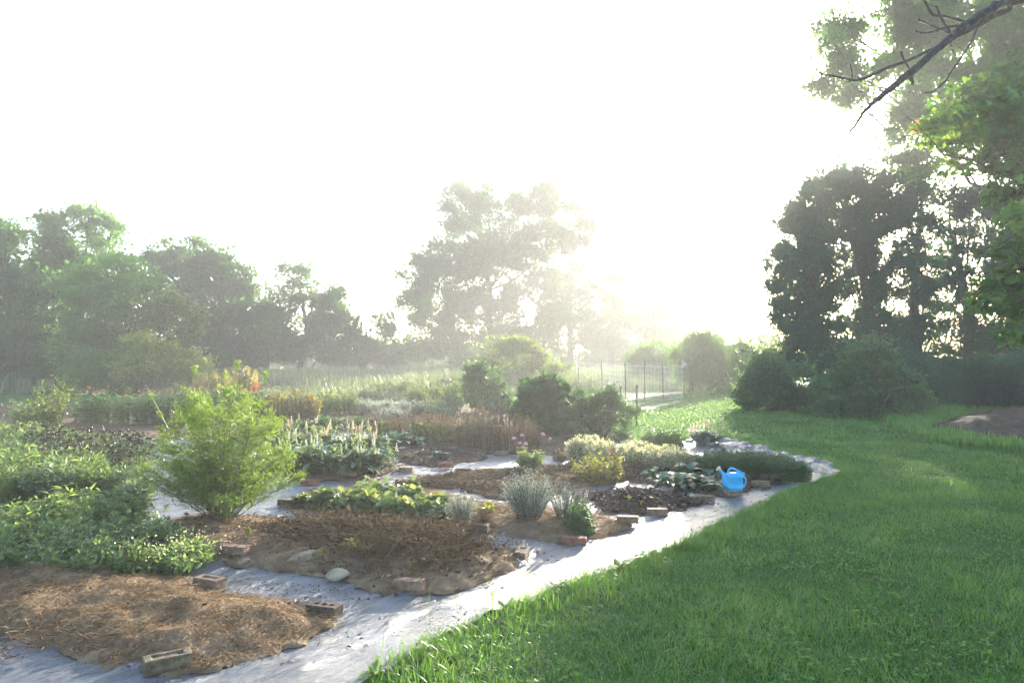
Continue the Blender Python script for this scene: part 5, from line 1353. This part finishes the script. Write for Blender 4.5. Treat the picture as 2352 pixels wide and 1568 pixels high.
for key, n in (('straw', 26000), ('dead', 9000), ('geranium', 12000), ('brown', 9000)):
    P = on_bed(key, n, -.05); m = len(P); sc = 1.0 if key in ('straw', 'dead') else 1.4
    hd = U(0, 2 * pi, m) ; A = np.stack([np.cos(hd), np.sin(hd), rng.normal(size=m) * .22], 1)
    P[:, 2] += U(0, .022, m)
    cl = fbm(P[:, 0] * 4, P[:, 1] * 4, 3)
    scatter(mb, STRIP, P, A, np.tile([0, 0, 1.], (m, 1)) + rng.normal(size=(m, 3)) * .5, U(.015, .06, m) * sc, U(.0016, .0034, m) * sc, np.clip(.48 + .7 * cl + .22 * rng.normal(size=m), 0, 1))
tag(mb.build('straw_mulch', L['straw']), 'loose straw strewn over the garden beds', kind='stuff')
mb = MB()
for key, n in (('bark', 5200), ('leafy', 5200), ('diamond', 1500), ('back', 2200), ('hosta', 900), ('brown', 2200), ('dead', 350), ('straw', 90)):
    P = on_bed(key, n, -.08); m = len(P); P[:, 2] += U(.002, .02, m)
    scatter(mb, LEAF, P, rng.normal(size=(m, 3)) * [1, 1, .3], np.tile([0, 0, 1.], (m, 1)) + rng.normal(size=(m, 3)) * .6, U(.02, .06, m), U(.012, .035, m), np.clip(.35 + .3 * rng.normal(size=m), 0, 1))
tag(mb.build('bark_mulch', L['chips']), 'dark bark chips and crumbled leaves on the beds', kind='stuff')
# litter blown over the fabric
mb = MB(); p = sample_poly([gp(*q) for q in ((520, 1560), (880, 1560), (1250, 1370), (1600, 1230), (1900, 1095), (1700, 1120), (1500, 1200), (1220, 1300), (1000, 1380))], 240)
p = np.vstack([p, sample_poly(bedpoly([(440, 1320), (900, 1370), (760, 1420), (540, 1360)]), 170), sample_poly(bedpoly([(650, 1190), (1200, 1255), (1300, 1290), (1200, 1300), (1000, 1235), (700, 1200)]), 130)])
m = len(p); P = np.column_stack([p, U(.016, .03, m)])
scatter(mb, LEAF, P, rng.normal(size=(m, 3)) * [1, 1, .2], np.tile([0, 0, 1.], (m, 1)) + rng.normal(size=(m, 3)) * .4, U(.008, .035, m), U(.005, .018, m), U(0, .45, m))
tag(mb.build('leaf_litter', L['chips']), 'bits of dark leaf litter scattered on the grey fabric', kind='stuff')

# heap of pulled dead plants
mb = MB(); cpoly = bedpoly([(600, 1230), (720, 1215), (900, 1232), (1060, 1246), (1150, 1275), (1110, 1310), (1000, 1340), (900, 1345), (800, 1305), (700, 1275), (610, 1262)])
def heap_z(p):
    sd = np.clip(sdist(p[:, 0], p[:, 1], cpoly) / .45, 0, 1); return sd
n = 950; p = sample_poly(cpoly, n); hz = heap_z(p)
P0 = np.column_stack([p, .07 + .21 * hz * U(0, 1, n)])
hd = U(0, 2 * pi, n); ln = U(.14, .60, n)
P1 = P0 + np.column_stack([np.cos(hd) * ln, np.sin(hd) * ln * .7, rng.normal(size=n) * .05 + .02]); P1[:, 2] = np.maximum(P1[:, 2], .05)
ok = sdist(P1[:, 0], P1[:, 1], BEDS['dead']) > -.02
P0, P1 = P0[ok], P1[ok]; n = len(P0)
at = stems(mb, P0, P1, rng.normal(size=(n, 3)) * .04, U(.0015, .0045, n), .001, 5, 4, np.clip(.45 + .3 * rng.normal(size=n), 0, 1))
n2 = 90; p = sample_poly(cpoly, n2); Q0 = np.column_stack([p, np.full(n2, .12)]); Q1 = Q0 + np.column_stack([rng.normal(size=(n2, 2)) * .07, U(.05, .17, n2)])
at2 = stems(mb, Q0, Q1, rng.normal(size=(n2, 3)) * .02, .002, .001, 4, 4, .3)
for k in range(14):
    for fn, cnt in ((at, n), (at2, n2)):
        q = fn(U(0, 1, cnt)) + rng.normal(size=(cnt, 3)) * .018; q[:, 2] = np.maximum(q[:, 2], .06)
        scatter(mb, LEAF, q, rng.normal(size=(cnt, 3)) - [0, 0, .3], rng.normal(size=(cnt, 3)), U(.015, .045, cnt), U(.006, .018, cnt), np.clip(.32 + .3 * rng.normal(size=cnt), 0, 1), 1)
tag(mb.build('dead_plants', [L['straw'], L['deadleaf']]), 'tangled heap of pulled brown dead plants', kind='stuff')
mb = MB()
for c_, r_, n in (((1090, 1108), (.5, .22), 420), ((1040, 1118), (.45, .2), 300), ((10, 1500), (.25, .12), 200)):
    x, y = gp(*c_); P0 = np.column_stack([x + rng.normal(size=n) * r_[0], y + rng.normal(size=n) * r_[1], U(.03, .11, n)])
    d = rng.normal(size=(n, 3)) * ([.13, .1, .02] if c_[0] > 500 else [.05, .04, .015]); stems(mb, P0, P0 + d, rng.normal(size=(n, 3)) * .02, .0035, .002, 3, 3, U(0, .8, n))
tag(mb.build('straw_heap', L['dry']), 'heaps of matted brown straw behind the silver herb', kind='stuff')

mb = MB(); p = sample_poly(bedpoly([(-280, 1312), (-300, 1020), (60, 1000), (330, 1010), (360, 1090), (310, 1180), (420, 1230), (440, 1310)]), 15000)
k = fbm(p[:, 0] * 1.2, p[:, 1] * 1.2, 4); p = p[k > -.22]; k = k[k > -.22]; n = len(p); P = np.column_stack([p, .02 + U(0, .16, n) * (.6 + k)])
scatter(mb, LEAF, P, rng.normal(size=(n, 3)) * [1, 1, .5] + [0, 0, .25], np.tile([0, 0, 1.], (n, 1)) + rng.normal(size=(n, 3)) * .5, U(.03, .085, n), U(.015, .04, n), np.clip(.35 + .4 * k + .22 * rng.normal(size=n), 0, 1))
tag(mb.build('ground_cover', L['weed']), 'low weeds covering the ground between the left plants', kind='stuff')

# ------------------------------------------------------------------ lawn
LAWN = [np.array((-1.15, 2.2)), np.array((-.95, 2.75))] + EDGE + BACK + [np.array(q) for q in ((2.1, 15), (2.3, 18), (3.9, 22.5), (6.3, 28), (8.5, 34), (13, 36), (16, 26), (26, 20), (26, 10), (9, 2.2))]
def blades(mb, P, h, wd, lean, tint):
    n = len(P); hd = U(0, 2 * pi, n); D = np.stack([np.cos(hd), np.sin(hd), np.zeros(n)], 1); S = np.stack([-np.sin(hd), np.cos(hd), np.zeros(n)], 1)
    z = np.array([0, 0, 1.0]); w2 = (wd / 2)[:, None]
    m = P + D * (lean * h * .32)[:, None] + z * (h * .62)[:, None]
    tp = P + D * (lean * h)[:, None] + z * (h * (1 - .42 * np.minimum(lean, 1.4)))[:, None]
    V = np.stack([P - S * w2, P + S * w2, m + S * w2 * .8, m - S * w2 * .8, tp], 1).reshape(-1, 3)
    o = (np.arange(n) * 5)[:, None]
    mb.add(V, [np.array([[0, 1, 2, 3]]) + o, np.array([[3, 2, 4]]) + o], np.repeat(tint, 5))
def arcs(mb, P, h, wd, lean, tint, k=4):
    """blades that bow over: h is the length along the blade"""
    n = len(P); hd = U(0, 2 * pi, n); D = np.stack([np.cos(hd), np.sin(hd), np.zeros(n)], 1); S = np.stack([-np.sin(hd), np.cos(hd), np.zeros(n)], 1)
    S = S + D * rng.normal(size=n)[:, None] * .3
    a0 = U(.0, .35, n) + lean * .25; cur = lean * U(.7, 1.6, n)
    p = P.copy(); rows = []; z = np.array([0, 0, 1.0])
    for j in range(k + 1):
        w_ = wd * (1 - (j / k) ** 1.6) * .5
        if j < k: rows += [p - S * w_[:, None], p + S * w_[:, None]]
        else: rows.append(p)
        a = np.minimum(a0 + cur * (j + .5) / k, 2.3)
        p = p + (D * np.sin(a)[:, None] + z * np.cos(a)[:, None]) * (h / k)[:, None]
        p[:, 2] = np.maximum(p[:, 2], P[:, 2] + .004)
    m = 2 * k + 1; V = np.stack(rows, 1).reshape(-1, 3); o = (np.arange(n) * m)[:, None]
    fs = [np.array([[2 * j, 2 * j + 1, 2 * j + 3, 2 * j + 2]]) + o for j in range(k - 1)] + [np.array([[2 * k - 2, 2 * k - 1, 2 * k]]) + o]
    mb.add(V, fs, np.repeat(tint, m))
mb = MB()
for (y0, y1, dens, h, wd) in ((2.2, 5.2, 5200, .062, .0040), (5.2, 8.5, 2800, .062, .0056), (8.5, 14, 1300, .056, .0095), (14, 24, 420, .066, .019), (24, 36, 130, .085, .042)):
    lo = np.array(LAWN).min(0); hi = np.array(LAWN).max(0)
    xm = y1 * .78 + 1.5
    poly = LAWN
    x0, x1 = max(lo[0], -xm), min(hi[0], xm)
    cnt = int((x1 - x0) * (y1 - y0) * dens)
    p = np.column_stack([U(x0, x1, cnt), U(y0, y1, cnt)])
    sd = sdist(p[:, 0], p[:, 1], LAWN) + .05 * fbm(p[:, 0] * 5, p[:, 1] * 5, 3)
    p = p[(sd > 0) & ~in_poly(p[:, 0], p[:, 1], MOUND) & (np.abs(p[:, 0]) < p[:, 1] * .78 + 1.2)]
    sd = sdist(p[:, 0], p[:, 1], EDGE + [np.array((9, 3)), np.array((9, 2))])
    n = len(p); cl = fbm(p[:, 0] * 1.6, p[:, 1] * 1.6, 4); c2 = fbm(p[:, 0] * 7 + 9, p[:, 1] * 7, 3)
    hh = h * U(.5, 1.25, n) * (1 + .55 * np.clip(cl, -.6, .8) + .5 * np.clip(c2, -.5, .9))
    tall = rng.random(n) < .03; hh = np.where(tall, hh * U(1.4, 2.3, n), hh)
    tint = np.clip(.40 + .35 * cl + .2 * c2 + .16 * rng.normal(size=n), 0, 1)
    tint = np.where(rng.random(n) < .025, U(.8, 1, n), tint)  # a few blades tinted pale: painted dew glints, also dry blades
    (arcs if y1 < 9 else blades)(mb, np.column_stack([p, np.full(n, -.012)]), hh, wd * U(.6, 1.4, n), np.abs(rng.normal(size=n)) * .75 + .25, tint)
# longer fringe along the fabric edge
pts = np.array(EDGE + BACK); seg = np.linalg.norm(np.diff(pts, axis=0), axis=1); cum = np.concatenate([[0], np.cumsum(seg)])
n = 22000; q = U(0, cum[-1], n) ; i = np.clip(np.searchsorted(cum, q) - 1, 0, len(seg) - 1); fr = (q - cum[i]) / seg[i]
p = pts[i] + (pts[i + 1] - pts[i]) * fr[:, None]; nrm = np.column_stack([(pts[i + 1] - pts[i])[:, 1], -(pts[i + 1] - pts[i])[:, 0]]) / seg[i][:, None]
off = np.abs(rng.normal(size=n)) * .16 - .05 + .10 * fbm(p[:, 0] * 3, p[:, 1] * 3, 2)
p = p + nrm * off[:, None]; c2 = fbm(p[:, 0] * 3, p[:, 1] * 3, 3)
arcs(mb, np.column_stack([p, np.full(n, -.01)]), U(.04, .11, n) * (1 + 1.1 * np.clip(c2, -.6, 1)), U(.0028, .0052, n) * (p[:, 1] / 5 + .4), np.abs(rng.normal(size=n)) * .9 + .15, np.clip(.5 + .3 * c2 + .15 * rng.normal(size=n), 0, 1))
n = 70; q = U(0, cum[8], n); i = np.clip(np.searchsorted(cum, q) - 1, 0, len(seg) - 1); p = pts[i] + (pts[i + 1] - pts[i]) * ((q - cum[i]) / seg[i])[:, None] + rng.normal(size=(n, 2)) * .06
blades(mb, np.column_stack([p, np.zeros(n)]), U(.18, .34, n), np.full(n, .004), np.abs(rng.normal(size=n)) * .5, U(.4, .9, n))
# clover and broad weed leaves in the turf
cp = sample_poly([np.array(q) for q in ((-.7, 2.7), (1.6, 5.6), (4.4, 9.4), (7, 9), (6, 3), (3, 2.6))], 5200); k = fbm(cp[:, 0] * 1.3 + 4, cp[:, 1] * 1.3, 3); ed = np.abs(sdist(cp[:, 0], cp[:, 1], LAWN)); cp = cp[(k > .12) | (ed < .12 + .3 * k)]
n = len(cp); P = np.column_stack([cp, U(.025, .06, n)])
for j in range(3):
    a = U(0, 2 * pi, n); scatter(mb, ROUND, P + rng.normal(size=P.shape) * .006, np.stack([np.cos(a), np.sin(a), U(-.2, .3, n)], 1), np.tile([0, 0, 1.], (n, 1)) + rng.normal(size=(n, 3)) * .3, U(.014, .03, n), U(.014, .028, n), U(.3, .75, n))
tag(mb.build('lawn_grass', L['lawn']), 'dewy green lawn grass with longer fringes along the fabric', kind='stuff')
GF = 'broad weeds at the lawn edge'
for (u, v, l_, n) in [(1160, 1408, 26, 12), (1290, 1352, 22, 12), (1420, 1308, 20, 12), (1560, 1262, 18, 12), (1660, 1210, 16, 10), (860, 1560, 34, 10), (990, 1500, 28, 12), (1500, 1290, 24, 14), (1545, 1305, 24, 10), (1620, 1235, 18, 10)]:
    rosette('broadleaf_weed', 'broad leaved weed in the lit fringe of lawn along the fabric', u, v, l_, n, L['weed'], tpl=LEAF, wr=.45, group=GF, up=(.2, 1.4), cen=6, tint=(.6, .2))
for (u, v, lab) in ((2290, 1232, 'dead brown leaf lying on the lawn at the right'), (2075, 1395, 'dead dark brown leaf half sunk in the lawn')):
    x, y = gp(u, v); mb = MB(); scatter(mb, MAPLE, np.array([[x, y, .05]]), np.array([[.8, .5, .25]]), np.array([[0, -.4, 1.]]), .05, .05, [.3])
    tag(mb.build('fallen_leaf', L['dry'], origin=(x, y, .05)), lab, 'leaf')

# tall grass of the meadow behind the garden, and rough grass round the mound
mb = MB()
for (x0, x1, y0, y1, n, h, wd) in ((-34, 4, 32, 46, 26000, .85, .035), (-40, 10, 46, 64, 26000, .95, .05), (2, 13, 33, 52, 11000, .8, .035), (-14, 2.5, 27, 33, 14000, .45, .025)):
    p = np.column_stack([U(x0, x1, n), U(y0, y1, n)]); c = fbm(p[:, 0] * .25, p[:, 1] * .25, 4); p = p[c > -.35]; c = c[c > -.35]; n = len(p)
    hh = h * U(.5, 1.15, n) * (1 + .5 * c)
    blades(mb, np.column_stack([p, np.full(n, -.02)]), hh, wd * U(.5, 1.3, n), np.abs(rng.normal(size=n)) * .3, np.clip(.4 + .5 * c + .2 * rng.normal(size=n), 0, 1))
tag(mb.build('meadow_grass', L['meadow']), 'tall pale meadow grass behind the garden fading in the mist', kind='stuff')
mb = MB(); p = np.vstack([sample_poly([gp(*q) for q in ((2030, 968), (2080, 940), (2190, 938), (2230, 950), (2130, 985), (2060, 990))], 5200), sample_poly([gp(*q) for q in ((2060, 985), (2180, 995), (2300, 1018), (2400, 1030), (2400, 1050), (2150, 1020))], 2600)])
n = len(p); blades(mb, np.column_stack([p, np.zeros(n)]), U(.06, .26, n), U(.01, .022, n), np.abs(rng.normal(size=n)) * .6, U(.2, .9, n))
tag(mb.build('rough_grass', L['lawn']), 'rough unmown grass round the earth mound', kind='stuff')
